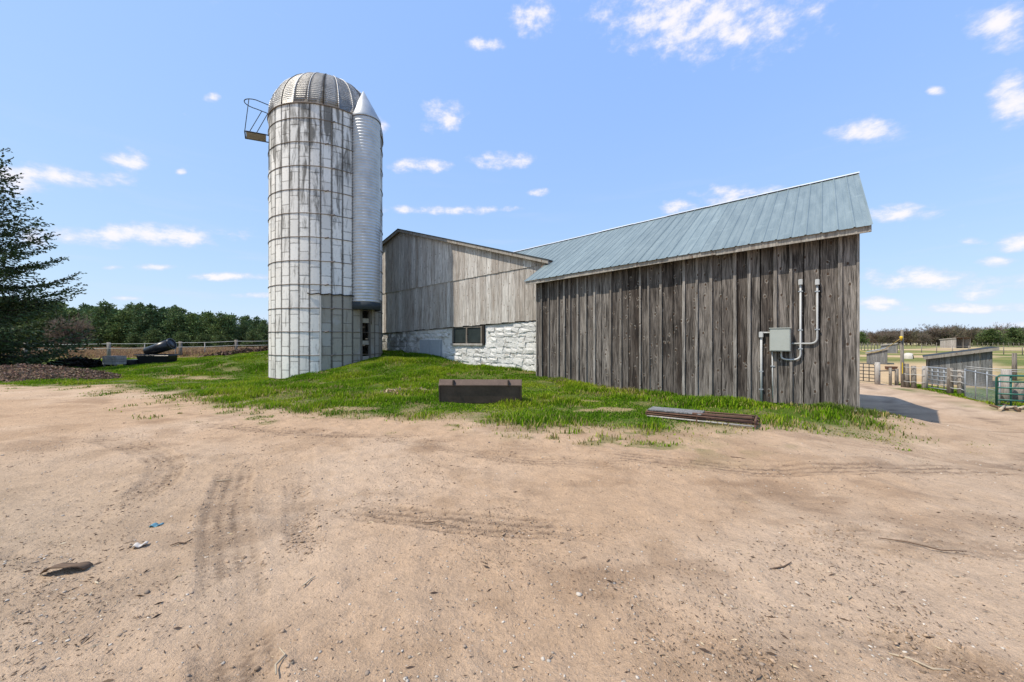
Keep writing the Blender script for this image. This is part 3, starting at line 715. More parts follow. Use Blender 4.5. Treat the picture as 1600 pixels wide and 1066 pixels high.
# ------------------------------------------------------------------ silo
SC = Vector((-9.69, 20.3, -.45)); SR = 2.69; RIM = 12.55-SC.z
silo = thing('stave_silo', 'tall whitewashed concrete stave silo with galvanised dome and steel hoops', 'silo', SC)
NC = 36; CH = 2*PI/NC; HS = 1.09
ct = Vector((-7.29, 19.09, 0))                                # chute axis
chute_a = math.atan2(ct.y-SC.y, ct.x-SC.x)
def stave_mesh(h):
    bm = bmesh.new(); g = .009/SR; a0, a1 = -CH/2+g, CH/2-g; n = 3
    ang = [a0+(a1-a0)*k/n for k in range(n+1)]; e = .012
    ringo = lambda r, z: [bm.verts.new((r*math.cos(a), r*math.sin(a), z)) for a in ang]
    A, B, Cc, Dd = ringo(SR, .006), ringo(SR, h-.006), ringo(SR-.06, h-.006), ringo(SR-.06, .006)
    for k in range(n):
        for (u, v) in ((A, B), (B, Cc), (Cc, Dd), (Dd, A)): bm.faces.new((u[k], u[k+1], v[k+1], v[k]))
    bm.faces.new((A[0], B[0], Cc[0], Dd[0])); bm.faces.new((Dd[-1], Cc[-1], B[-1], A[-1]))
    bmesh.ops.recalc_face_normals(bm, faces=bm.faces); m_ = bpy.data.meshes.new('stave'); bm.to_mesh(m_); bm.free(); return m_
cache = {}
def get_stave(h, mat):
    k = (round(h, 3), mat)
    if k not in cache:
        m_ = stave_mesh(h); m_.materials.append(M[mat]); cache[k] = m_
    return cache[k]
back = bmesh.new(); door_z = [(.85, 1.42), (1.62, 2.5), (2.72, 3.2)]   # above ground datum
for c in range(NC):
    a = chute_a+c*CH; ca = a
    front = math.cos(a)*(0-SC.x)+math.sin(a)*(0-SC.y) > SR*0.9-SR*.35*CH*4
    off = (0 if c % 2 else .64)*HS
    lev = [0.0]; z = off if off else HS
    while z < RIM-.2: lev.append(z); z += HS
    lev.append(RIM)
    off_a = (a-chute_a+PI) % (2*PI)-PI
    if -4.4*CH < off_a < 5*CH: lev = sorted([q_ for q_ in lev if abs(q_-4.2) > .25]+[4.2])
    for z0, z1 in zip(lev[:-1], lev[1:]):
        if c == 0 and z0 < 4.3: continue
        low = (z1 < 4.25 and -4.4*CH < off_a < 5*CH)
        mat = 'plainstave' if low else 'stave'
        if front:
            o = obj('stave', get_stave(z1-z0, mat), None, silo, (0, 0, z0), (0, 0, a)); s = 1+random.uniform(-.002, .002); o.scale = (s, s, 1)
        else:
            m_ = get_stave(z1-z0, mat); n0 = len(back.verts); back.from_mesh(m_)
            bmesh.ops.transform(back, matrix=Matrix.Translation((0, 0, z0)) @ Matrix.Rotation(a, 4, 'Z'), verts=list(back.verts)[n0:])
tag(obj('rear_staves', back, M['stave'], silo), kind='stuff')
# unloading doors beneath the chute
fr = bpy.data.objects.new('door_frame', None); link(fr, silo); fr.rotation_euler = (0, 0, chute_a)
hw = SR*CH/2
prev = 0.0
for (z0, z1) in door_z:
    a, b_ = z0-SC.z, z1-SC.z
    obj('crossbar', box_bm(SR-.09, SR+.015, -hw, hw, prev, a), M['plainstave'], fr); prev = b_
obj('crossbar', box_bm(SR-.09, SR+.012, -hw, hw, prev, 4.36), M['plainstave'], fr)
for s in (-1, 1): obj('jamb', box_bm(SR-.08, SR+.05, s*(hw+.03)-.035, s*(hw+.03)+.035, 0, 4.3), M['plainstave'], fr)
obj('side_rail', box_bm(SR-.03, SR+.05, hw+.14, hw+.22, 2.9, 4.3), M['fascia'], fr)
# hoops with their turnbuckle lugs
for k in range(0, 13):
    z = .30+k*HS-(0.0 if k < 12 else .25)
    if z > RIM-.05: continue
    o = obj('hoop', tube_bm([((SR+.016)*math.cos(2*PI*q_/64), (SR+.016)*math.sin(2*PI*q_/64), z+.006*math.sin(q_*1.7+k)) for q_ in range(64)], .0165, 6, True), M['hoop'], silo)
    la = math.atan2(-SC.y, -SC.x)+.05*(1 if k % 2 else -1)+.02
    bm = bmesh.new(); bx(bm, -.03, .03, -.09, .09, -.028, .028); bmesh.ops.bevel(bm, geom=bm.edges[:], offset=.012, segments=1, affect='EDGES')
    obj('lug', bm, M['hoop'], silo, ((SR+.02)*math.cos(la), (SR+.02)*math.sin(la), z), (R(18), 0, la))
obj('hoop', tube_bm([((SR+.03)*math.cos(2*PI*q_/64), (SR+.03)*math.sin(2*PI*q_/64), RIM-.02) for q_ in range(64)], .03, 6, True), M['hoop'], silo)
# pale torn strip where the whitewash stops
sa = chute_a-4.5*CH
obj('edge_strip', box_bm(SR-.02, SR+.035, -.035, .035, .45, 4.15), M['white'], silo, (0, 0, 0), (0, 0, sa))
obj('pipe_bracket', tube_bm([((SR+.05)*math.cos(chute_a+q_*CH/3), (SR+.05)*math.sin(chute_a+q_*CH/3), 4.22+.03*math.sin(q_*2.1)) for q_ in range(-17, 0)], .026, 6), M['inside'], silo)
# dome of gore panels
NG = 26; dome_h = SR*0.98
for g in range(NG):
    a0 = 2*PI*g/NG; a1 = 2*PI*(g+1)/NG; bm = bmesh.new(); rows_ = []
    for j in range(13):
        e = (PI/2)*j/12*.985; r = (SR+.03)*math.cos(e); z = dome_h*math.sin(e)
        rows_.append([bm.verts.new((r*math.cos(a0+(a1-a0)*k/4), r*math.sin(a0+(a1-a0)*k/4), z)) for k in range(5)])
    for j in range(12):
        for k in range(4):
            f = bm.faces.new((rows_[j][k], rows_[j][k+1], rows_[j+1][k+1], rows_[j+1][k])); f.smooth = True
    bmesh.ops.solidify(bm, geom=bm.faces[:], thickness=.01)
    bmesh.ops.recalc_face_normals(bm, faces=bm.faces)
    p = obj('dome_panel', bm, M['dome'], silo, (0, 0, RIM))
    pts = [((SR+.035)*math.cos(PI/2*j/12*.985)*math.cos(a0), (SR+.035)*math.cos(PI/2*j/12*.985)*math.sin(a0), dome_h*math.sin(PI/2*j/12*.985)) for j in range(13)]
    obj('seam', tube_bm(pts, .024, 5), M['dome'] if g % 3 else M['inside'], p)
# chute: corrugated pipe with a cone hood
cx, cy = ct.x-SC.x, ct.y-SC.y; prof = []; z = 3.18-SC.z; ztop = 12.58-SC.z
prof.append((.0, z+.3)); prof.append((.66, z+.3))
k = 0; zz = z+.3
while zz < ztop:
    prof += [(.672, zz), (.702, zz+.045), (.702, zz+.075), (.672, zz+.12)]; zz += .145
bm = lathe(prof, 32); ch = obj('chute', bm, M['chute'], silo, (cx, cy, 0))
ch_n = bm if False else None
bm = lathe([(.69, z-.06), (.725, z-.06), (.725, z+.30), (.70, z+.31), (.69, z+.29), (.69, z-.06)], 32); obj('collar', bm, M['darkmetal'], ch)
bm = lathe([(.735, ztop-.12), (.745, ztop-.04), (.02, ztop+1.42), (0, ztop+1.43)], 32); hd = obj('cone_hood', bm, M['chute'], ch)
for v in hd.data.vertices:
    f = max(0, (v.co.z-ztop)/1.6); v.co.x -= .10*f; v.co.y -= .02*f
# rim platform with guard hoop on the left
pl = bpy.data.objects.new('platform', None); link(pl, silo); oa = math.atan2(-.535, -.845)
pl.location = ((SR-.02)*math.cos(oa), (SR-.02)*math.sin(oa), 11.55-SC.z); pl.rotation_euler = (0, 0, oa)
Mx = Matrix.Rotation(R(4), 4, 'Y')
bm = bmesh.new(); bx(bm, .12, .92, -.36, .36, -.03, .03, Mx); obj('deck', bm, M['palewood'], pl)
for s in (-.39, .39): obj('deck_rail', tube_bm([(0, s, -.02), (.98, s, -.09)], .026, 6), M['inside'], pl)
obj('deck_rail', tube_bm([(.96, -.4, -.09), (.96, .4, -.09)], .026, 6), M['inside'], pl)
hp = [(0, -.42, 1.42)]+[(.52+.48*math.sin(PI*k/10), -.42*math.cos(PI*k/10), 1.50) for k in range(11)]+[(0, .42, 1.42)]
obj('guard_hoop', tube_bm(hp, .02, 6), M['inside'], pl)
for (a, b_) in (((.96, .38, -.09), (.80, .35, 1.5)), ((.96, -.38, -.09), (.30, -.42, 1.46)), ((.5, .39, -.05), (.05, .42, 1.0))): obj('strut', tube_bm([a, b_], .016, 6), M['inside'], pl)

# ------------------------------------------------------------------ foliage builders
def cards(pos, direc, length, width, cols, jit=0.5):
    """one bent leaf-like diamond for each row of pos; returns verts, loops, sizes, colours"""
    n = len(pos); d = direc/np.maximum(np.linalg.norm(direc, axis=1, keepdims=True), 1e-6)
    rv = rng.normal(size=(n, 3)); s = np.cross(d, rv); s /= np.maximum(np.linalg.norm(s, axis=1, keepdims=True), 1e-6)
    L = np.asarray(length).reshape(-1, 1)*np.ones((n, 1)); Wd = np.asarray(width).reshape(-1, 1)*np.ones((n, 1))
    v = np.stack((pos, pos+d*L*.5+s*Wd, pos+d*L, pos+d*L*.5-s*Wd), 1).reshape(-1, 3)
    lp = np.arange(4*n); return v, lp, np.full(n, 4), np.repeat(cols, 4, axis=0)
def jitcol(base, n, v=.25, hue=.08):
    c = np.array(base)[None, :]*(1+v*rng.normal(size=(n, 1)))*(1+hue*rng.normal(size=(n, 3))); return np.clip(c, .003, .9)

# big spruce at the left edge
def spruce(H, Rr, seed):
    rs = np.random.default_rng(seed); P = []; Dv = []; Ls = []; limbs = bmesh.new(); Cl = []
    h = .5
    while h < H-.3:
        f = 1-h/H; reach = Rr*(f**1.0)*(1 if h > 1.2 else .85)
        for k in range(6):
            a = rs.random()*2*PI; L = reach*rs.uniform(.72, 1.08); n = max(4, int(L/.22))
            sag = rs.uniform(.10, .22); z0 = h+rs.uniform(-.12, .12); pts = []
            for j in range(n+1):
                s = j/n; z = z0+L*(.10*f*-1*s*1.2-sag*math.sin(s*PI*.8)+.12*s**3+ (0.35*(1-f))*s)
                pts.append(np.array((math.cos(a)*L*s, math.sin(a)*L*s, z)))
            if L > 1: tube(limbs, [tuple(p) for p in pts[::max(1, n//5)]], [.05*(1-.8*i_/len(pts[::max(1, n//5)]))*max(f, .3) for i_ in range(len(pts[::max(1, n//5)]))], 4)
            side = np.array((-math.sin(a), math.cos(a), 0))
            for j in range(1, n+1):
                s = j/n
                if s < .18: continue
                out = pts[j]-pts[j-1]; out /= np.linalg.norm(out)
                tw = L*.30*(1.1-s*.75)+.12
                for sg in (-1, 1):
                    if rs.random() < .1: continue
                    m = max(4, int(tw/.06)); dirv = out*.75+side*sg*rs.uniform(.6, .95)+np.array((0, 0, -.22+rs.normal()*.10)); dirv /= np.linalg.norm(dirv)
                    qs = np.linspace(.05, 1, m)[:, None]*tw
                    base = pts[j]+qs*dirv
                    P.append(base); Dv.append(dirv+rs.normal(size=(m, 3))*.55); Ls.append(rs.uniform(.10, .2, m)); Cl.append(np.full(m, .75+.5*s))
                base = pts[j]+rs.normal(size=(3, 3))*.03; P.append(base); Dv.append(np.tile(out, (3, 1))+rs.normal(size=(3, 3))*.5); Ls.append(rs.uniform(.12, .2, 3)); Cl.append(np.full(3, .75+.5*s))
        h += .27*(.75+.5*f)
    P = np.concatenate(P); Dv = np.concatenate(Dv); Ls = np.concatenate(Ls)
    cols = jitcol((.060, .086, .032), len(P), .3, .1)
    v, l, s_, c = cards(P, Dv, Ls, Ls*.25, cols)
    return mesh_np('crown', v, l, s_, False, c), limbs
tp = Vector((-29.1, 19.5, G(-29.1, 19.5)))
sp = thing('spruce_tree', 'big dark spruce with layered drooping boughs at left edge', 'tree', tp)
cm, lb = spruce(16.5, 6.3, 5)
obj('crown', cm, M['needle'], sp); obj('limbs', lb, M['bark'], sp)
obj('trunk', tube_bm([(0, 0, -.3), (.03, 0, 3), (-.03, .02, 9), (0, 0, 16.2)], [.34, .27, .16, .02], 10), M['bark'], sp)

# plantation pines and far woods: prototypes, then copies
def pine_proto(H, Rr, seed, base, loose=.5, n_wh=13):
    rs = np.random.default_rng(seed); P = []; Dv = []; Ls = []; sh = []
    for k in range(n_wh):
        f = k/(n_wh-1); h = H*(.10+.88*f)
        nb = 6 if f < .85 else 3
        for b_ in range(nb):
            a = rs.random()*2*PI; L = Rr*(1-f)**.62*rs.uniform(.65, 1.15)+.22
            for s in np.linspace(.3, 1, max(2, int(L/.42))):
                c = np.array((math.cos(a)*L*s, math.sin(a)*L*s, h+L*s*(.12+.45*f)))
                m = 16; off = rs.normal(size=(m, 3))*np.array((.24, .24, .15))*(1+.4*(1-f))
                P.append(c+off); Dv.append(off*2+np.array((math.cos(a)*.3, math.sin(a)*.3, .55))+rs.normal(size=(m, 3))*.3); Ls.append(rs.uniform(.25, .48, m)); sh.append(np.full(m, rs.uniform(.75, 1.3)))
    P.append(np.array([[0, 0, H*.97]])+rs.normal(size=(14, 3))*np.array((.12, .12, .3))); Dv.append(rs.normal(size=(14, 3))*.3+np.array((0, 0, 1))); Ls.append(np.full(14, .5)); sh.append(np.ones(14))
    P = np.concatenate(P); Dv = np.concatenate(Dv); Ls = np.concatenate(Ls); sh = np.concatenate(sh)
    cols = jitcol(base, len(P), .18, .07)*sh[:, None]
    v, l, s_, c = cards(P, Dv, Ls, Ls*.26, cols); return mesh_np('crown', v, l, s_, False, c)
def bare_proto(H, Rr, seed, base):
    """leafless crown of fine upswept twigs with a haze of buds"""
    rs = np.random.default_rng(seed); P = []; Dv = []; Ls = []
    limbs = bmesh.new()
    for k in range(36):
        a = rs.random()*2*PI; el_ = rs.uniform(.15, 1.35); h0 = H*rs.uniform(.02, .5); L = (H-h0)*rs.uniform(.55, .95)
        d = np.array((math.cos(a)*math.cos(el_), math.sin(a)*math.cos(el_), math.sin(el_))); L = min(L, Rr/max(math.cos(el_), .2)*rs.uniform(.8, 1.1))
        o0 = np.array((0, 0, h0)); tube(limbs, [tuple(o0), tuple(o0+d*L*.5), tuple(o0+d*L+np.array((0, 0, L*.06)))], [.07, .04, .012], 4)
        m = 62; s = rs.uniform(.2, 1, m)[:, None]; P.append(o0+d*L*s+rs.normal(size=(m, 3))*.14*(1+s)); Dv.append(d*.9+rs.normal(size=(m, 3))*.7+np.array((0, 0, .5))); Ls.append(rs.uniform(.4, 1.05, m))
    P = np.concatenate(P); Dv = np.concatenate(Dv); Ls = np.concatenate(Ls)
    v, l, s_, c = cards(P, Dv, Ls, Ls*.055, jitcol(base, len(P), .2, .06)); return mesh_np('crown', v, l, s_, False, c), limbs
def tree_proto(kind, H, Rr, seed, base):
    if kind == 'bare':
        cm, lb = bare_proto(H, Rr, seed, base); m2 = bpy.data.meshes.new('limbs'); lb.to_mesh(m2); lb.free(); m2.materials.append(M['bark'])
    else: cm = pine_proto(H, Rr, seed, base); m2 = None
    cm.materials.append(M['leaf'] if kind != 'pine' else M['needle'])
    tb = bpy.data.meshes.new('trunk'); b_ = tube_bm([(0, 0, -.3), (0, 0, H*.5), (0, 0, H*.9)], [.16, .1, .03], 6); b_.to_mesh(tb); b_.free(); tb.materials.append(M['bark'])
    return (cm, tb, m2)
protoP = [tree_proto('pine', 8, 2.3, s, b_) for s, b_ in ((1, (.125, .172, .056)), (2, (.120, .170, .062)), (3, (.080, .122, .048)), (4, (.118, .165, .060)))]
protoB = [tree_proto('bare', 8, 2.9, s, b_) for s, b_ in ((5, (.20, .155, .115)), (6, (.235, .19, .145)), (7, (.18, .155, .10)))]
protoG = [tree_proto('pine', 6, 2.2, 9, (.100, .135, .045)), tree_proto('pine', 6, 2.0, 10, (.075, .12, .05))]
def plant(name, pr, loc, s, label, group, sw=1.0):
    o = thing(name, label, 'tree', loc, random.uniform(0, 6.28), group); o.scale = (s*sw, s*sw, s)
    obj('crown', pr[0], None, o); obj('trunk', pr[1], None, o)
    if pr[2]: obj('limbs', pr[2], None, o)
    return o
GP = 'pine plantation behind the brown field'; LP_ = 'dark green pine in the dense plantation behind the brown field'
for row, (dep, n) in enumerate(((66, 24), (71, 26), (77, 24))):
    for k in range(n):
        px = 10+(440-10)*(k+random.uniform(.15, .85))/n
        if row == 0 and 92 < px < 130: continue
        p = at(px, dep+random.uniform(-2, 2)); topy = np.interp(px, [0, 110, 180, 260, 330, 400, 430], [470, 478, 480, 484, 492, 500, 506])
        s = (533-topy)/F*dep+CAMH-p.z; s = s/8*random.uniform(.84, 1.06)
        plant('pine_tree', random.choice(protoP), p, s, LP_, GP, random.uniform(.95, 1.25))
for px, dep, s in ((240, 60, .42), (283, 61, .36), (318, 61, .34), (395, 60, .38), (345, 61, .3), (210, 61, .33)):
    plant('young_pine', protoG[0], at(px, dep), s*1.25, 'low young pale green pine in front of the plantation', 'young pines at the field edge', 1.2)
for px, dep, s in ((108, 58, 1.0), (122, 60, .85), (96, 59, .8)):
    plant('bare_tree', protoB[0], at(px, dep), s*.78, 'leafless brown tree at the left end of the pines', 'leafless trees at the left end of the pines')
GW = 'mixed wood beyond the right paddocks'
for k in range(80):
    px = 1322+(1640-1322)*(k+random.uniform(-.5, 1.5))/80; dep = random.uniform(134, 168); p = at(px, dep)
    topy = np.interp(px, [1320, 1345, 1375, 1420, 1445, 1460, 1500, 1530, 1560, 1640], [521, 515, 512, 511, 513, 506, 506, 509, 506, 504])
    h = (533-topy)/F*dep+CAMH-p.z
    if random.random() < .78: plant('bare_tree', random.choice(protoB), p, h/8*random.uniform(.68, 1.12), 'leafless brown tree in the far wood beyond the right paddocks', GW, random.uniform(.95, 1.5))
    else: plant('evergreen_tree', random.choice(protoG+protoP[:1]), p, h/7*random.uniform(.6, .9), 'dark evergreen in the far wood beyond the right paddocks', GW, 1.3)
plant('evergreen_tree', protoG[0], at(1548, 128), .88, 'broad green evergreen right of the far open shelter', GW, 1.7)

# ------------------------------------------------------------------ fences, gates and shelters on the right
def bar_gate(name, label, A, B, h, bars, mat, uprights=2, r=.022, z0=.12):
    """tubular gate from A to B (world points on the ground)"""
    A, B = Vector(A), Vector(B); L = (B-A).xy.length; a = math.atan2(B.y-A.y, B.x-A.x)
    t_ = thing(name, label, 'gate', A, a); dz = B.z-A.z
    fr = [(0, 0, z0), (0, 0, h-.08), (.08, 0, h), (L-.08, 0, h+dz), (L, 0, h-.08+dz), (L, 0, z0+dz)]
    obj('gate_frame', tube_bm(fr+[(0, 0, z0)][:0], r*1.15, 8), mat, t_)
    for k in range(bars-1):
        z = z0+(h-z0)*k/(bars-1); obj('bar', tube_bm([(0, 0, z), (L, 0, z+dz)], r, 8), mat, t_)
    for k in range(uprights): x_ = L*(k+1)/(uprights+1); obj('upright', tube_bm([(x_, .02, z0), (x_, .02, h+dz*(k+1)/(uprights+1))], r, 6), mat, t_)
    return t_
bar_gate('pipe_gate', 'dark pipe gate just past the right end of the shed', at(1340, 23.2), at(1367, 22.6), 1.16, 6, M['darkgate'], 2)
gg = bar_gate('pipe_gate', 'grey galvanised pipe gate in front of the lean-to shelter', at(1447, 20.4), at(1484, 19.0), 1.18, 6, M['galv'], 3, .024)
gr = bar_gate('green_gate', 'green tubular farm gate at the right edge', at(1557, 14.6), at(1652, 14.0), 1.28, 6, M['green'], 3, .03)
def wood_post(px, dep, h, r, label, group=None, lean=0.0, mat='post', seg=9):
    p = at(px, dep); bm = tube_bm([(0, 0, -.3), (lean*.5, 0, h*.5), (lean, 0, h)], [r*1.05, r, r*.93], seg)
    for v in bm.verts: v.co.x += random.uniform(-.006, .006); v.co.y += random.uniform(-.006, .006)
    return tag(obj('fence_post', bm, M[mat], None, p), label, 'post', group)
wood_post(1371, 22.3, 1.28, .125, 'thick pale grey post beside the dark pipe gate', mat='palewood')
wood_post(1391, 22.0, 1.0, .07, 'slim grey post under the leaning pipe rail')
wood_post(1401, 22.2, .95, .085, 'short brown post just left of the tall pole')
wood_post(1427.5, 20.6, 1.2, .11, 'brown fence post right of the tall pole')
wood_post(1445, 20.3, 1.22, .12, 'grey fence post hinging the galvanised pipe gate', mat='palewood')
wood_post(1484.5, 18.6, 1.25, .115, 'brown fence post at the right end of the galvanised gate')
wood_post(1501, 18.3, 1.2, .12, 'brown fence post left of the wire mesh')
wood_post(1585, 24.5, 1.75, .11, 'grey post standing beyond the green gate')
wood_post(1572, 15.6, 1.42, .15, 'stout square-topped grey post behind the green gate', mat='palewood')
wood_post(1590, 15.8, .85, .17, 'low dark leaning post behind the green gate', lean=.1)
obj_ = tag(obj('pipe_rail', tube_bm([(0, 0, .78), (1.05, .0, .80)], .028, 8), M['darkgate'], None, at(1373, 22.2)), 'dark pipe rail between two posts left of pole', 'rail')
pole = thing('utility_pole', 'tall slim weathered pole with a yellow insulator', 'pole', at(1411, 20.9))
obj('shaft', tube_bm([(0, 0, -.4), (-.05, 0, 1.6), (-.06, 0, 3.12)], [.085, .075, .06], 10), M['post'], pole)
obj('brace_post', tube_bm([(.17, -.06, -.3), (.13, -.05, 1.28)], [.12, .10], 10), M['post'], pole)
bm = lathe([(0, -.13), (.03, -.12), (.05, -.02), (.085, .06), (.04, .12), (0, .13)], 12); obj('insulator', bm, M['yellow'], pole, (-.20, -.1, 2.66))
obj('arm', tube_bm([(-.06, -.03, 2.66), (-.22, -.1, 2.66)], .025, 6), M['darkgate'], pole)
obj('yellow_marker', box_bm(-.15, -.12, -.12, -.09, .75, 1.35), M['yellow'], pole)
pp = at(1411, 20.9)+Vector((-.25, -.1, 2.64)); q2 = at(1336, 26)+Vector((0, 0, 2.0))
tag(obj('rope', tube_bm([tuple(pp.lerp(q2, k/10)-Vector((0, 0, .5*math.sin(PI*k/10)))) for k in range(11)], .018, 5), M['rope']), 'yellow rope sagging from the pole towards the shed', 'rope')
def run(name, label, pts, zs, r, mat, sag=.02):
    t_ = thing(name, label, 'fence', pts[0])
    for z in zs:
        Q = []
        for a, b_ in zip(pts[:-1], pts[1:]):
            for k in range(5): Q.append(tuple(a.lerp(b_, k/5)-pts[0]+Vector((0, 0, z-sag*math.sin(PI*k/5)))))
        Q.append(tuple(pts[-1]-pts[0]+Vector((0, 0, z)))); obj('wire', tube_bm(Q, r, 5), M[mat], t_)
    return t_
run('wire_fence', 'pale electric wires strung from the pole to the grey gate', [at(1412, 20.7), at(1428, 20.5), at(1445, 20.2)], (.35, .75, 1.12), .012, 'wire')
run('wire_fence', 'pale wires between two posts right of the galvanised gate', [at(1485, 18.5), at(1501, 18.2), at(1508, 17.6)], (.30, .62, .9, 1.15), .013, 'wire')
# wire mesh panel between steel posts
mA, mB = at(1508, 17.5), at(1562, 15.2); mf = thing('mesh_fence', 'silvery wire mesh fence panel left of the green gate', 'fence', mA)
dv = mB-mA; L = dv.length
for k in range(4): p = dv*(k/3); obj('post', tube_bm([tuple(p+Vector((0, 0, -.2))), tuple(p+Vector((0, 0, 1.3 if k < 3 else 1.1)))], .022, 6), M['galv'], mf)
obj('rail', tube_bm([(0, 0, 1.24), tuple(dv+Vector((0, 0, 1.16)))], .022, 6), M['galv'], mf)
obj('rail', tube_bm([(0, 0, .62), tuple(dv+Vector((0, 0, .58)))], .012, 6), M['galv'], mf)
bm = bmesh.new()
for k in range(46): p = dv*(k/45); tube(bm, [tuple(p+Vector((0, 0, .02))), tuple(p+Vector((0, 0, 1.2)))], .0035, 3)
for k in range(17): tube(bm, [(0, 0, .04+k*.07), tuple(dv+Vector((0, 0, .04+k*.07)))], .0035, 3)
tag(obj('mesh', bm, M['galv'], mf), kind='stuff')
run('wire_fence', 'thin white top wires running to the right edge', [at(1508, 17.4), at(1570, 15.7), at(1660, 15.3)], (1.34, 1.42), .011, 'wire')
for k, (px, dep, L_, a, m_) in enumerate(((1566, 14.2, .62, .5, 'palestick'), (1574, 14.3, .5, -.4, 'palestick'), (1588, 14.1, .55, .9, 'stick'), (1596, 14.3, .5, .2, 'palestick'), (1580, 14.5, .6, 1.4, 'stick'), (1561, 14.4, .45, 2.2, 'stick'))):
    p = at(px, dep); bm = tube_bm([(-L_/2, 0, .06), (0, .01, .10), (L_/2, 0, .16)], [.045, .05, .035], 7)
    tag(obj('firewood_log', bm, M[m_], None, p, (0, 0, a)), 'loose branch log dumped at the foot of the green gate', 'log', 'logs under the green gate')
def shelter(name, label, corner, rz, wx, dy, h0, h1, wall, roof, over=.3, slope_x=True, open_side=None, nb=12):
    """mono-pitch shelter: x across the front; h0 at x=0, h1 at x=wx"""
    t_ = thing(name, label, 'shelter', corner, rz)
    if slope_x: hz = lambda x_, y_: h0+(h1-h0)*x_/wx
    else: hz = lambda x_, y_: h0+(h1-h0)*y_/dy
    def wallrun(A, B, n):
        A, B = Vector(A), Vector(B)
        for k in range(n):
            a = A.lerp(B, k/n); b_ = A.lerp(B, (k+1)/n-.006); nrm = Vector((-(B-A).y, (B-A).x, 0)).normalized()*.03
            bm = bmesh.new(); prism(bm, [(a.x, a.y, -.3), (b_.x, b_.y, -.3), (b_.x, b_.y, hz(b_.x, b_.y)), (a.x, a.y, hz(a.x, a.y))], nrm); bmesh.ops.recalc_face_normals(bm, faces=bm.faces)
            obj('board', bm, M[wall], t_)
    sides = {'front': ((0, 0, 0), (wx, 0, 0), nb), 'right': ((wx, 0, 0), (wx, dy, 0), nb//2), 'back': ((wx, dy, 0), (0, dy, 0), nb), 'left': ((0, dy, 0), (0, 0, 0), nb//2)}
    for k, v in sides.items():
        if k != open_side: wallrun(*v)
    if open_side:
        A, B, n = sides[open_side]
        for f in (0.02, .5, .98):
            p = Vector(A).lerp(Vector(B), f); obj('post', box_bm(p.x-.06, p.x+.06, p.y-.06, p.y+.06, -.3, hz(p.x, p.y)), M['post'], t_)
    bm = bmesh.new(); o = over
    ps = [(-o, -o), (wx+o, -o), (wx+o, dy+o), (-o, dy+o)]
    prism(bm, [(a, b_, hz(a, b_)+.02) for a, b_ in ps], (0, 0, .07)); bmesh.ops.recalc_face_normals(bm, faces=bm.faces); rf = obj('roof', bm, M[roof], t_)
    bm = bmesh.new(); prism(bm, [(-o, -o-.03, hz(-o, 0)-.10), (wx+o, -o-.03, hz(wx+o, 0)-.10), (wx+o, -o-.03, hz(wx+o, 0)+.075), (-o, -o-.03, hz(-o, 0)+.075)] if slope_x else
          [(-o, -o-.03, hz(0, -o)-.08), (wx+o, -o-.03, hz(0, -o)-.08), (wx+o, -o-.03, hz(0, -o)+.075), (-o, -o-.03, hz(0, -o)+.075)], (0, .028, 0))
    bmesh.ops.recalc_face_normals(bm, faces=bm.faces); obj('fascia_board', bm, M['fascia'], t_)
    return t_
shelter('lean_to_shelter', 'grey boarded lean-to shelter with dark sloping roof behind the gates', at(1451, 23.5), math.atan2(-.72, .69), 2.45, 3.0, 1.60, 2.12, 'greywood', 'darkmetal', .22, True, 'left', 11)
shelter('small_shelter', 'small grey boarded shelter with slanted roof nearest the shed', at(1354, 36), math.atan2(-.69, .72), 1.40, 2.4, 1.0, 1.42, 'greywood', 'galv', .08, True, None, 8)
shelter('small_shelter', 'grey shelter with pale roof edge, behind the nearer one', at(1377, 61), math.atan2(-.724, .69), 1.75, 2.2, 1.25, 1.5, 'greywood', 'cap', .08, True, 'right', 7)
shelter('open_shelter', 'far pale boarded run-in shelter with dark open side', at(1469, 100), R(-82.8), 3.2, 4.4, 2.2, 2.55, 'palewood', 'rust', .15, True, 'right', 9)
p = at(1419.5, 44); hu = thing('domed_hutch', 'small pale domed hutch with dark open end in the paddock', 'hutch', p, R(-35)); hu.scale = (.72, .72, .85)
bm = lathe([(.66, 0), (.66, .30), (.56, .56), (.36, .74), (0, .80)], 20); bmesh.ops.delete(bm, geom=[f for f in bm.faces if f.calc_center_median().x > .42 and f.calc_center_median().z < .55], context='FACES'); obj('shell', bm, M['white'], hu)
obj('inner_lining', lathe([(.60, 0), (.60, .3), (.5, .52), (.3, .68), (0, .74)], 16), M['inside'], hu)
p = at(1392.5, 30.5); tr_ = thing('feed_trough', 'low rust brown feed trough in the sandy paddock', 'trough', p, R(-20))
bm = bmesh.new(); a0 = prism(bm, [(-.34, -.2, .28), (.34, -.2, .28), (.28, -.13, .05), (-.28, -.13, .05)], (0, .36, 0)); bmesh.ops.recalc_face_normals(bm, faces=bm.faces); obj('tub', bm, M['rust'], tr_)
for sx_ in (-.25, .25): obj('leg', box_bm(sx_-.03, sx_+.03, -.12, .1, -.05, .06), M['rust'], tr_)
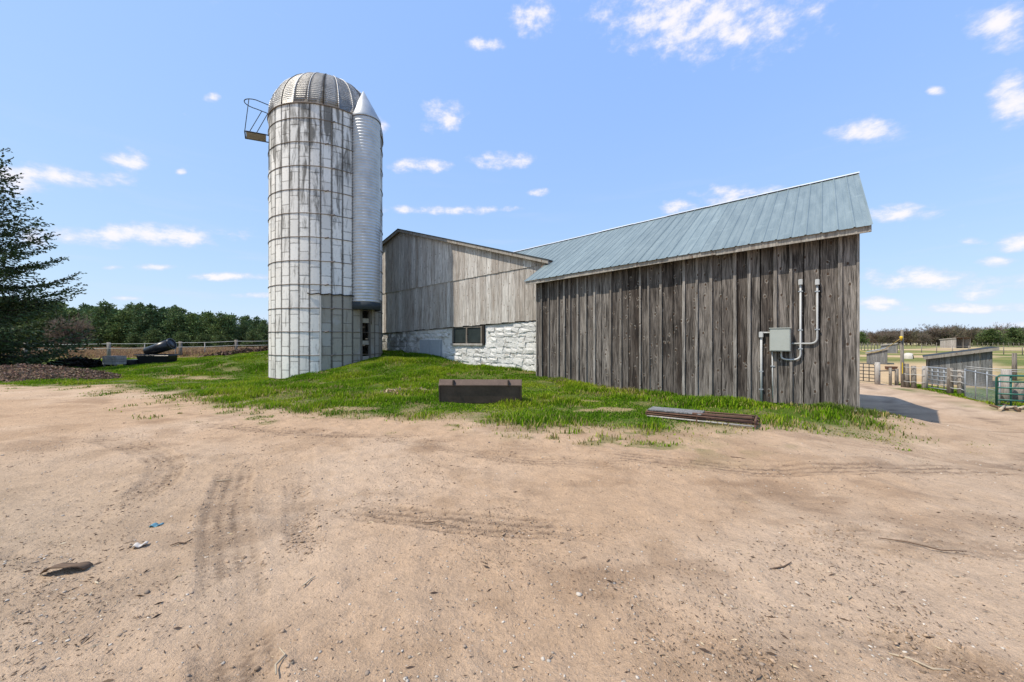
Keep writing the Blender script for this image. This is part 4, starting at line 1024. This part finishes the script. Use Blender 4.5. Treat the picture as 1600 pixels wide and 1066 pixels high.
# far field fences
def post_fence(name, label, pa, pb, n, h, rails, mat='post', r=.07):
    A, B = pa, pb; t_ = thing(name, label, 'fence', A); m_ = None
    pts = []
    for k in range(n):
        w_ = A.lerp(B, k/(n-1)); w_.z = G(w_.x, w_.y); pts.append(w_-A)
        o = obj('post', m_ if m_ else tube_bm([(0, 0, -.2), (0, 0, h)], r, 6), None if m_ else M[mat], t_, pts[-1]); m_ = o.data
    for z in rails: obj('rail', tube_bm([tuple(p_+Vector((0, 0, z))) for p_ in pts], .025, 4), M[mat], t_)
    return t_
post_fence('post_fence', 'long far fence along the foot of the right wood', at(1325, 118), at(1650, 112), 42, 1.25, (.5, 1.1), 'post', .055)
post_fence('post_fence', 'nearer grey fence left of the pole across the paddock', at(1335, 72), at(1410, 78), 16, 1.3, (.6, 1.2), 'post', .055)
post_fence('post_fence', 'wire paddock fence in the mid field at right', at(1440, 62), at(1660, 52), 9, 1.2, (.6, 1.1), 'post', .05)

# ------------------------------------------------------------------ left side: fence, mulch, pipe, tub, crate
lf = thing('wire_fence', 'grey post and white tape fence along the brown field', 'fence', at(60, 30))
o0 = at(60, 30); lp = []
for (px, dep) in ((40, 29.5), (170, 30.5), (282, 32), (369, 33), (440, 34)):
    p = at(px, dep); lp.append(p-o0); obj('post', tube_bm([(0, 0, -.3), (0, 0, 1.30)], .12, 9), M['post'], lf, p-o0)
for px, dep in ((226, 31.2), (274, 31.9), (320, 32.4)):
    p = at(px, dep); obj('stake', tube_bm([(0, 0, -.2), (0, 0, 1.18)], .035, 6), M['palewood'], lf, p-o0)
for z in (.82, 1.18): obj('tape', tube_bm([tuple(a.lerp(b_, k/4)+Vector((0, -.11, z-.04*math.sin(PI*k/4)))) for a, b_ in zip(lp[:-1], lp[1:]) for k in range(4)], .017, 5), M['wire'], lf)
p = at(246, 24.6)
tb = thing('black_tub', 'long black plastic trough lying at the edge of the grass', 'trough', p, R(4))
bm = bmesh.new(); L = 2.0
prism(bm, [(-.85, -.34, 0), (.85, -.34, 0), (1.0, -.42, .58), (-1.0, -.42, .58)], (0, .8, 0)); bmesh.ops.recalc_face_normals(bm, faces=bm.faces); bmesh.ops.bevel(bm, geom=bm.edges[:], offset=.06, segments=3, affect='EDGES'); obj('body', bm, M['black'], tb)
obj('rim', tube_bm([(-1.03, -.45, .58), (1.03, -.45, .58), (1.03, .41, .58), (-1.03, .41, .58)], .035, 6, True), M['black'], tb)
tag(obj('black_tub_small', box_bm(-.42, .42, -.3, .3, 0, .38), M['black'], None, at(211, 24.4), (0, 0, R(-6))), 'small black box left of the long black trough', 'box')
bm = bpy.data.objects['black_tub_small'].data; b2 = bmesh.new(); b2.from_mesh(bm); bmesh.ops.bevel(b2, geom=b2.edges[:], offset=.05, segments=2, affect='EDGES'); b2.to_mesh(bm); b2.free(); bpy.data.objects['black_tub_small'].name = 'black_box'
a, b_ = at(230, 24.8, .80), at(269, 25.0, 1.20); ax = (b_-a); cu = thing('culvert_pipe', 'black culvert pipe resting aslant on the black trough', 'pipe', a)
q_ = ax.to_track_quat('Z', 'Y'); cu.rotation_mode = 'QUATERNION'; cu.rotation_quaternion = q_; Lc = ax.length
obj('pipe_wall', lathe([(.26, 0), (.30, 0), (.36, Lc), (.32, Lc), (.26, 0)], 24), M['black'], cu)
obj('end_cap', lathe([(0, Lc-.02), (.33, Lc-.02), (.33, Lc-.05), (0, Lc-.05)], 24), M['black'], cu)
obj('end_flange', lathe([(.345, Lc-.08), (.385, Lc-.07), (.385, Lc), (.345, Lc+.005)], 24), M['black'], cu)
p = at(179, 23.6); cr = thing('wooden_crate', 'pale wooden crate on short legs near the fence post', 'crate', p, R(-8)); cr.scale = (.82, .82, .82)
for k in range(3): obj('slat', box_bm(-.58, .58, -.36, -.335, .22+k*.2, .40+k*.2), M['palewood'], cr)
for s in (-1, 1):
    for k in range(3): obj('slat', box_bm(s*.58-.012, s*.58+.012, -.33, .33, .22+k*.2, .40+k*.2), M['palewood'], cr)
    for s2 in (-1, 1): obj('leg', box_bm(s*.5-.05, s*.5+.05, s2*.27-.05, s2*.27+.05, -.1, .8), M['post'], cr)
obj('top_panel', box_bm(-.6, .6, -.37, .37, .805, .84), M['palewood'], cr); obj('back_panel', box_bm(-.58, .58, .335, .36, .22, .8), M['palewood'], cr)
# mulch and brush heaps
def heap(name, label, c, rx, ry, h, n, base, ln, rz=0):
    ang = rng.random(n)*2*PI; rad = np.sqrt(rng.random(n)); x_ = rad*np.cos(ang); y_ = rad*np.sin(ang)
    z_ = h*(1-rad**2)**.8*(1+.35*fbm(x_*3+c[0], y_*3, 3)); ca, sa_ = math.cos(rz), math.sin(rz)
    X = c[0]+x_*rx*ca-y_*ry*sa_; Y = c[1]+x_*rx*sa_+y_*ry*ca; P = np.stack((X, Y, gz(X, Y)+z_*rng.uniform(.6, 1, n)), 1)
    d = rng.normal(size=(n, 3))*np.array((1, 1, .4)); v, l, s_, c_ = cards(P, d, rng.uniform(.5, 1.3, n)*ln, ln*.2, jitcol(base, n, .3, .1))
    # solid core under the loose pieces
    k = 20; core_v = []; core_f = []
    for i in range(9):
        rr = 1-i/8
        for j in range(k):
            a_ = 2*PI*j/k; xx, yy_ = rr*math.cos(a_), rr*math.sin(a_); X1 = c[0]+xx*rx*ca-yy_*ry*sa_; Y1 = c[1]+xx*rx*sa_+yy_*ry*ca
            core_v.append((X1, Y1, G(X1, Y1)-.06+.86*h*(1-rr**2)**.8))
    for i in range(8):
        for j in range(k): core_f += [i*k+j, i*k+(j+1)%k, (i+1)*k+(j+1)%k, (i+1)*k+j]
    nv = len(v); v = np.concatenate((v, core_v)); l = np.concatenate((l, np.array(core_f)+nv)); s_ = np.concatenate((s_, np.full(8*k, 4)))
    c_ = np.concatenate((c_, np.tile(np.array(base)*.8, (len(core_v), 1))))
    return tag(obj(name, mesh_np(name, v, l, s_, False, c_), M['litter']), label, 'heap', kind='stuff')
heap('mulch_heap', 'low long heap of brown mulch under the spruce', (-21.4, 16.2), 4.7, 1.4, .6, 16000, (.20, .14, .10), .10, R(3))
heap('brush_heap', 'dark brush heap beside the wooden crate', (-26.6, 23.6), 1.7, .6, .5, 3000, (.03, .025, .02), .3)
heap('straw_patch', 'pale straw heap in the grass left of the bucket', (-3.25, 11.6), .75, .28, .10, 1500, (.47, .37, .24), .12, R(12))
heap('brush_heap', 'grey dead weeds along the fence left of silo', (-18.3, 28.3), 4.5, .7, .45, 5000, (.17, .12, .085), .25, R(8))

# ------------------------------------------------------------------ loader bucket
bp = at(750, 9.75, .0); bk = thing('loader_bucket', 'dark brown steel loader bucket lying in the grass', 'bucket', bp, R(-1.5))
M['bucket'] = plain('bucket_steel', (0.105, 0.072, 0.055), 0.7, 0.1, 0.5, 3, 0.15)
HWB = 1.03; pf = [(0.10, .0), (0.02, .455), (.13, .60), (.62, .57), (.70, .30), (.62, .05), (.40, -.03)]
def strip(pts, x0, x1, th=.02):
    bm = bmesh.new()
    A = [bm.verts.new((x0, y_, z_)) for y_, z_ in pts]; B = [bm.verts.new((x1, y_, z_)) for y_, z_ in pts]
    for k in range(len(pts)-1): bm.faces.new((A[k], B[k], B[k+1], A[k+1]))
    bmesh.ops.recalc_face_normals(bm, faces=bm.faces); bmesh.ops.solidify(bm, geom=bm.faces[:], thickness=th); return bm
obj('back_plate', strip(pf[:2], -HWB, HWB), M['bucket'], bk)
obj('top_plate', strip([(0.0, .452), (.0, .475), (.13, .605)], -HWB-.015, HWB+.015), M['bucket'], bk)
obj('floor_plate', strip([(.10, .0), (.40, -.03), (.72, .0)], -HWB, HWB), M['bucket'], bk)
for s in (-1, 1):
    bm = bmesh.new(); prism(bm, [(s*(HWB+.002), y_, z_) for y_, z_ in ((.09, -.06), (-.01, .46), (.13, .615), (.42, .55), (.72, .06), (.66, -.04))], (s*.028, 0, 0)); bmesh.ops.recalc_face_normals(bm, faces=bm.faces); obj('side_plate', bm, M['bucket'], bk)
    bm = bmesh.new(); prism(bm, [(s*.70, -.035, .475), (s*.70, -.01, .60), (s*.70, .10, .585), (s*.70, .03, .49)], (.035, 0, 0)); bmesh.ops.recalc_face_normals(bm, faces=bm.faces); obj('hook', bm, M['inside'], bk)
# stacked old gate panels on the grass
ga, gb = at(1010, 8.05), at(1180, 6.95); dv = gb-ga; a = math.atan2(dv.y, dv.x); Lg = dv.xy.length
for k in range(3):
    t_ = thing('gate_panel', ('rusty gate panel at the bottom of the flat stack', 'middle rusty gate panel of the flat stack', 'top gate panel of the flat stack with grey plank')[k], 'panel', ga+Vector((0, -.0, .04+k*.042)), a+R((-1.0, 1.2, 0)[k]))
    t_.rotation_euler.y = -math.atan2(dv.z+.02, Lg)
    w_ = .62
    for y_ in (0, w_*.55, w_): obj('rail', tube_bm([(0, y_, 0), (Lg+(.0, .06, -.03)[k], y_, 0)], .017, 7), M['rust'] if y_ or k else M['palewood'], t_)
    for x_ in (.0, Lg*.5, Lg): obj('crossbar', tube_bm([(x_, -.02, .0), (x_, w_+.02, .0)], .019, 7), M['rust'], t_)
    if k == 2:
        for y_ in (.03, .24): 
            bm = box_bm(0, 1.02, 0, .20, 0, .025); obj('plank', bm, M['greywood'], t_, (.02, y_, .026))
        obj('plank', box_bm(0, 1.0, 0, .06, 0, .03), M['rust'], t_, (Lg-1.05, .02, .026), (0, 0, R(7)))

# ------------------------------------------------------------------ grass
def grass(name, label, area, n, hmin, hmax, base_cols, wmin=.006, wmax=.012, fn=None, lean=.5):
    x0, x1, y0, y1 = area; x_ = rng.uniform(x0, x1, n); y_ = rng.uniform(y0, y1, n); k = fn(x_, y_)
    keep = rng.random(n) < k*(1-.55*sstep(1.0, 5.0, x_)*sstep(15, 12, y_)*sstep(-.12, .12, fbm(x_*.8+15, y_*.8+31, 3))*(y_ < 15)*(x_ < 12)); x_, y_, k = x_[keep], y_[keep], k[keep]; n = len(x_)
    z_ = relief(x_, y_)[0]
    cl_ = sstep(-.15, .22, fbm(x_*.9+20, y_*.9, 3)); hgt = (hmin+(hmax-hmin)*cl_*rng.uniform(.55, 1.15, n))*(.35+.65*np.clip(k, 0, 1))
    a_ = rng.random(n)*2*PI; ln = rng.uniform(.15, lean+.3, n)*hgt; wd = rng.uniform(wmin, wmax, n)*(.8+y_/22)
    dx, dy = np.cos(a_), np.sin(a_); px_, py_ = -dy, dx
    base = np.stack((x_, y_, z_-.01), 1); side = np.stack((px_*wd, py_*wd, np.zeros(n)), 1)
    mid = base+np.stack((dx*ln*.35, dy*ln*.35, hgt*.6), 1); tip = base+np.stack((dx*ln, dy*ln, hgt), 1)
    v = np.stack((base-side, base+side, mid+side*.75, mid-side*.75, tip), 1).reshape(-1, 3)
    i5 = np.arange(n)*5; l = np.stack((i5, i5+1, i5+2, i5+3, i5+3, i5+2, i5+4), 1).ravel(); s_ = np.tile((4, 3), n)
    pick = fbm(x_*.6+4, y_*.6+9, 3)+rng.normal(size=n)*.10
    cc = np.array(base_cols); c = np.where((pick > .12)[:, None], cc[2], np.where((pick > -.05)[:, None], cc[1], cc[0]))
    dryk = rng.random(n) < .05+.55*sstep(.9, .2, k); c = np.where(dryk[:, None], np.array((.34, .28, .11)), c)
    c = c*(1+.18*rng.normal(size=(n, 1))); c = np.clip(c, .01, .8)
    return tag(obj(name, mesh_np(name, v, l, s_, False, np.repeat(c, 5, axis=0)), M['leaf']), label, 'grass', kind='stuff')
def barn_block(x_, y_):
    """inside the buildings no grass grows"""
    rx = (x_-P0.x)*.777-(y_-P0.y)*.63; ry = (x_-P0.x)*.63+(y_-P0.y)*.777
    ins = ((rx < .05) & (rx > -9.5) & (ry > .0)) | ((rx < -9.4) & (ry > 1.2)); ins |= np.hypot(x_-SC.x, y_-SC.y) < SR
    return ins
gcols = ((.095, .190, .006), (.160, .275, .010), (.260, .325, .024))
def fn_main(x_, y_):
    t_ = turf(x_, y_); patch = .35+.65*sstep(-.22, .05, fbm(x_*1.3+70, y_*1.3, 3))
    return np.where(barn_block(x_, y_) | (y_ > 30.5), 0, t_*patch)
grass('lawn_grass', 'bright green grass on the bank before barn and silo', (-9.5, 11.5, 5.8, 23), 330000, .05, .20, gcols, fn=fn_main)
grass('verge_grass', 'mown green grass left of the silo', (-30, -9.5, 9, 30), 210000, .04, .14, gcols, .008, .014, fn=fn_main)
grass('track_grass', 'green strip between the dirt track and the pens', (17, 27, 12.5, 26), 60000, .05, .16, gcols, .009, .015,
      fn=lambda x_, y_: sstep(-.2, -.5, poly_sd(x_, y_, YARD))*sstep(-2.6, -1.6, poly_sd(x_, y_, YARD))*sstep(24.5, 22, y_))
def fn_wall(x_, y_):
    rx = (x_-P0.x)*.777-(y_-P0.y)*.63; ry = (x_-P0.x)*.63+(y_-P0.y)*.777
    return np.where((ry < -.03) & (ry > -.55) & (rx < .35) & (rx > -9.6), .25+.75*sstep(-.1, .2, fbm(x_*1.1+3, y_*1.1)), 0)
grass('wall_weeds', 'taller grass and dry stems along the foot of the shed', (0, 9.2, 8, 15.5), 80000, .06, .22, ((.13, .19, .035), (.17, .235, .04), (.33, .27, .13)), .006, .011, fn=fn_wall)
grass('field_grass', 'dry brown grass of the field behind the left fence', (-75, -6, 31, 62), 190000, .25, .6, ((.30, .19, .11), (.36, .24, .145), (.26, .17, .10)), .010, .020,
      fn=lambda x_, y_: np.where(x_ < -.3*y_, sstep(30.8, 33, y_), 0))

# ------------------------------------------------------------------ litter of the yard
def pebbles(n):
    ico = bmesh.new(); bmesh.ops.create_icosphere(ico, subdivisions=1, radius=1); bv = np.array([v.co[:] for v in ico.verts]); bf = np.array([[v.index for v in f.verts] for f in ico.faces]); ico.free()
    y_ = 1.4+10.5*rng.random(n)**1.9; x_ = rng.uniform(-1.5, 1.5, n)*y_; cl_ = fbm(x_*.8+5, y_*.8, 3); ok = (turf(x_, y_) < .5) & (rng.random(n) < sstep(-.3, .25, cl_)+.1); x_, y_ = x_[ok], y_[ok]; n = len(x_)
    z_ = relief(x_, y_)[0]; s = .002+.008*rng.random(n)**3.5+(rng.random(n) < .004)*.010
    sc = s[:, None, None]*np.stack((rng.uniform(.8, 1.5, n), rng.uniform(.8, 1.4, n), rng.uniform(.35, .8, n)), 1)[:, None, :]
    v = bv[None]*sc*(1+.18*rng.normal(size=(n, len(bv), 1))); a_ = rng.random(n)*6.28; ca, sa_ = np.cos(a_)[:, None], np.sin(a_)[:, None]
    v = np.stack((v[..., 0]*ca-v[..., 1]*sa_, v[..., 0]*sa_+v[..., 1]*ca, v[..., 2]), -1)+np.stack((x_, y_, z_+s*.15), 1)[:, None]
    f = bf[None]+(np.arange(n)*len(bv))[:, None, None]; pal = np.array(((.40, .33, .26), (.36, .26, .18), (.50, .44, .37), (.28, .22, .17)))
    c = pal[rng.integers(0, 4, n)]*(1+.15*rng.normal(size=(n, 1)))
    return mesh_np('gravel', v.reshape(-1, 3), f, np.full(n*len(bf), 3), True, np.repeat(np.clip(c, .03, .8), len(bv), axis=0))
tag(obj('gravel', pebbles(24000), M['litter']), 'small stones and grit scattered over the yard', 'gravel', kind='stuff')
def chips(n):
    y_ = 1.5+12*rng.random(n)**1.6; x_ = rng.uniform(-1.5, 1.5, n)*y_; cl_ = fbm(x_*.9+33, y_*.9+12, 4)
    ok = (turf(x_, y_) < .6) & (rng.random(n) < .12+.88*sstep(.02, .22, cl_)); x_, y_ = x_[ok], y_[ok]; n = len(x_); z_ = relief(x_, y_)[0]+.006
    d = rng.normal(size=(n, 3))*np.array((1, 1, .12)); pal = np.array(((.10, .07, .05), (.16, .11, .075), (.40, .31, .20), (.07, .05, .04), (.48, .40, .28)))
    ln = rng.uniform(.008, .026, n)*(1+1.6*(rng.random(n) < .05)); v, l, s_, c = cards(np.stack((x_, y_, z_), 1), d, ln, ln*.10+.0008, pal[rng.choice(5, n, p=(.32, .32, .14, .15, .07))]*(1+.2*rng.normal(size=(n, 1)))); return mesh_np('bark_litter', v, l, s_, False, np.clip(c, .01, .8))
tag(obj('bark_litter', chips(60000), M['litter']), 'dark chips and straw bits strewn on the dirt', 'litter', kind='stuff')
def clods(n):
    ico = bmesh.new(); bmesh.ops.create_icosphere(ico, subdivisions=1, radius=1); bv = np.array([v.co[:] for v in ico.verts]); bf = np.array([[v.index for v in f.verts] for f in ico.faces]); ico.free()
    X = []; 
    for pts, wd in TRACKS[:9]:
        P = smooth_path(pts, 200); k = rng.integers(0, 200, n//9); X.append(P[k]+rng.normal(size=(len(k), 2))*wd*.42)
    X = np.concatenate(X); x_, y_ = X[:, 0], X[:, 1]; ok = fbm(x_*1.3+7, y_*1.3, 3) > -.08; x_, y_ = x_[ok], y_[ok]; n = len(x_); z_ = relief(x_, y_)[0]
    s = .003+.010*rng.random(n)**2.5; v = bv[None]*s[:, None, None]*np.array((1.3, 1, .6))*(1+.25*rng.normal(size=(n, len(bv), 1)))+np.stack((x_, y_, z_), 1)[:, None]
    f = bf[None]+(np.arange(n)*len(bv))[:, None, None]; c = np.array((.33, .235, .16))*(1+.2*rng.normal(size=(n, 1)))
    return mesh_np('soil_clods', v.reshape(-1, 3), f, np.full(n*len(bf), 3), False, np.repeat(np.clip(c, .03, .8), len(bv), axis=0))
tag(obj('soil_clods', clods(9000), M['litter']), 'crumbs of earth thrown up along the tyre tracks', 'soil', kind='stuff')
def yz(px, py):
    d = CAMH*F/(py-533); x_ = (px-800)/F*d
    for _ in range(6): g = float(relief(np.array([x_]), np.array([d]))[0][0]); d = (CAMH-g)*F/(py-533); x_ = (px-800)/F*d
    return Vector((x_, d, g))
def curled(name, label, cat, px, py, L, W_, mat, rz, curl=.05):
    bm = bmesh.new(); n = 8; g = []
    for i in range(n+1):
        u = i/n; row = []
        for j in range(4):
            v_ = j/3; row.append(bm.verts.new(((u-.5)*L, (v_-.5)*W_*(1-.6*abs(u-.45)**1.5*2)+random.uniform(-.006, .006), .012+curl*math.sin(u*PI)*(.35+.65*(1-v_))+.012*math.sin(u*9))))
        g.append(row)
    for i in range(n):
        for j in range(3): bm.faces.new((g[i][j], g[i+1][j], g[i+1][j+1], g[i][j+1])).smooth = True
    bmesh.ops.recalc_face_normals(bm, faces=bm.faces); bmesh.ops.solidify(bm, geom=bm.faces[:], thickness=.007)
    return tag(obj(name, bm, M[mat], None, yz(px, py), (0, 0, rz)), label, cat)
curled('bark_slab', 'curled brown slab of bark lying in the left foreground', 'bark', 105, 892, .26, .12, 'stick', R(10), .055)
curled('plastic_scrap', 'small blue scrap on the dirt at left', 'scrap', 245, 823, .09, .06, 'blue', R(10), .01)
curled('paper_scrap', 'pale crumpled scrap on the dirt below the blue one', 'scrap', 219, 854, .09, .07, 'paper', R(30), .012)
for (px, py, L, a, m_, lab) in ((283, 851, .13, .5, 'stick', 'short dark stick right of the pale scrap'), (482, 911, .10, 1.2, 'palestick', 'short pale stick standing out left of centre'), (678, 818, .20, .05, 'stick', 'thin straight dark stick in the centre of the yard'),
    (438, 1036, .16, 1.9, 'palestick', 'long pale straw stalk at the bottom left of centre'), (1436, 1040, .22, -.6, 'palestick', 'pale bent stalk at the bottom right'), (1215, 890, .30, .35, 'stick', 'dark twig in the right foreground'), (1440, 855, .5, -.5, 'stick', 'long thin dark twig at right'), (350, 752, .22, .2, 'palestick', 'pale curled stalk in the left mid yard'), (1150, 716, .24, -.7, 'stick', 'dark twig below the gate panels')):
    p = yz(px, py); bend = random.uniform(-.02, .02); tag(obj('stick', tube_bm([(-L/2, 0, .01), (-L*.15, bend, .014), (L*.2, -bend, .012), (L/2, bend*1.5, .02)], [.004, .0055, .005, .0025], 6), M[m_], None, p, (0, 0, a)), lab, 'stick')
print('stones', nst)
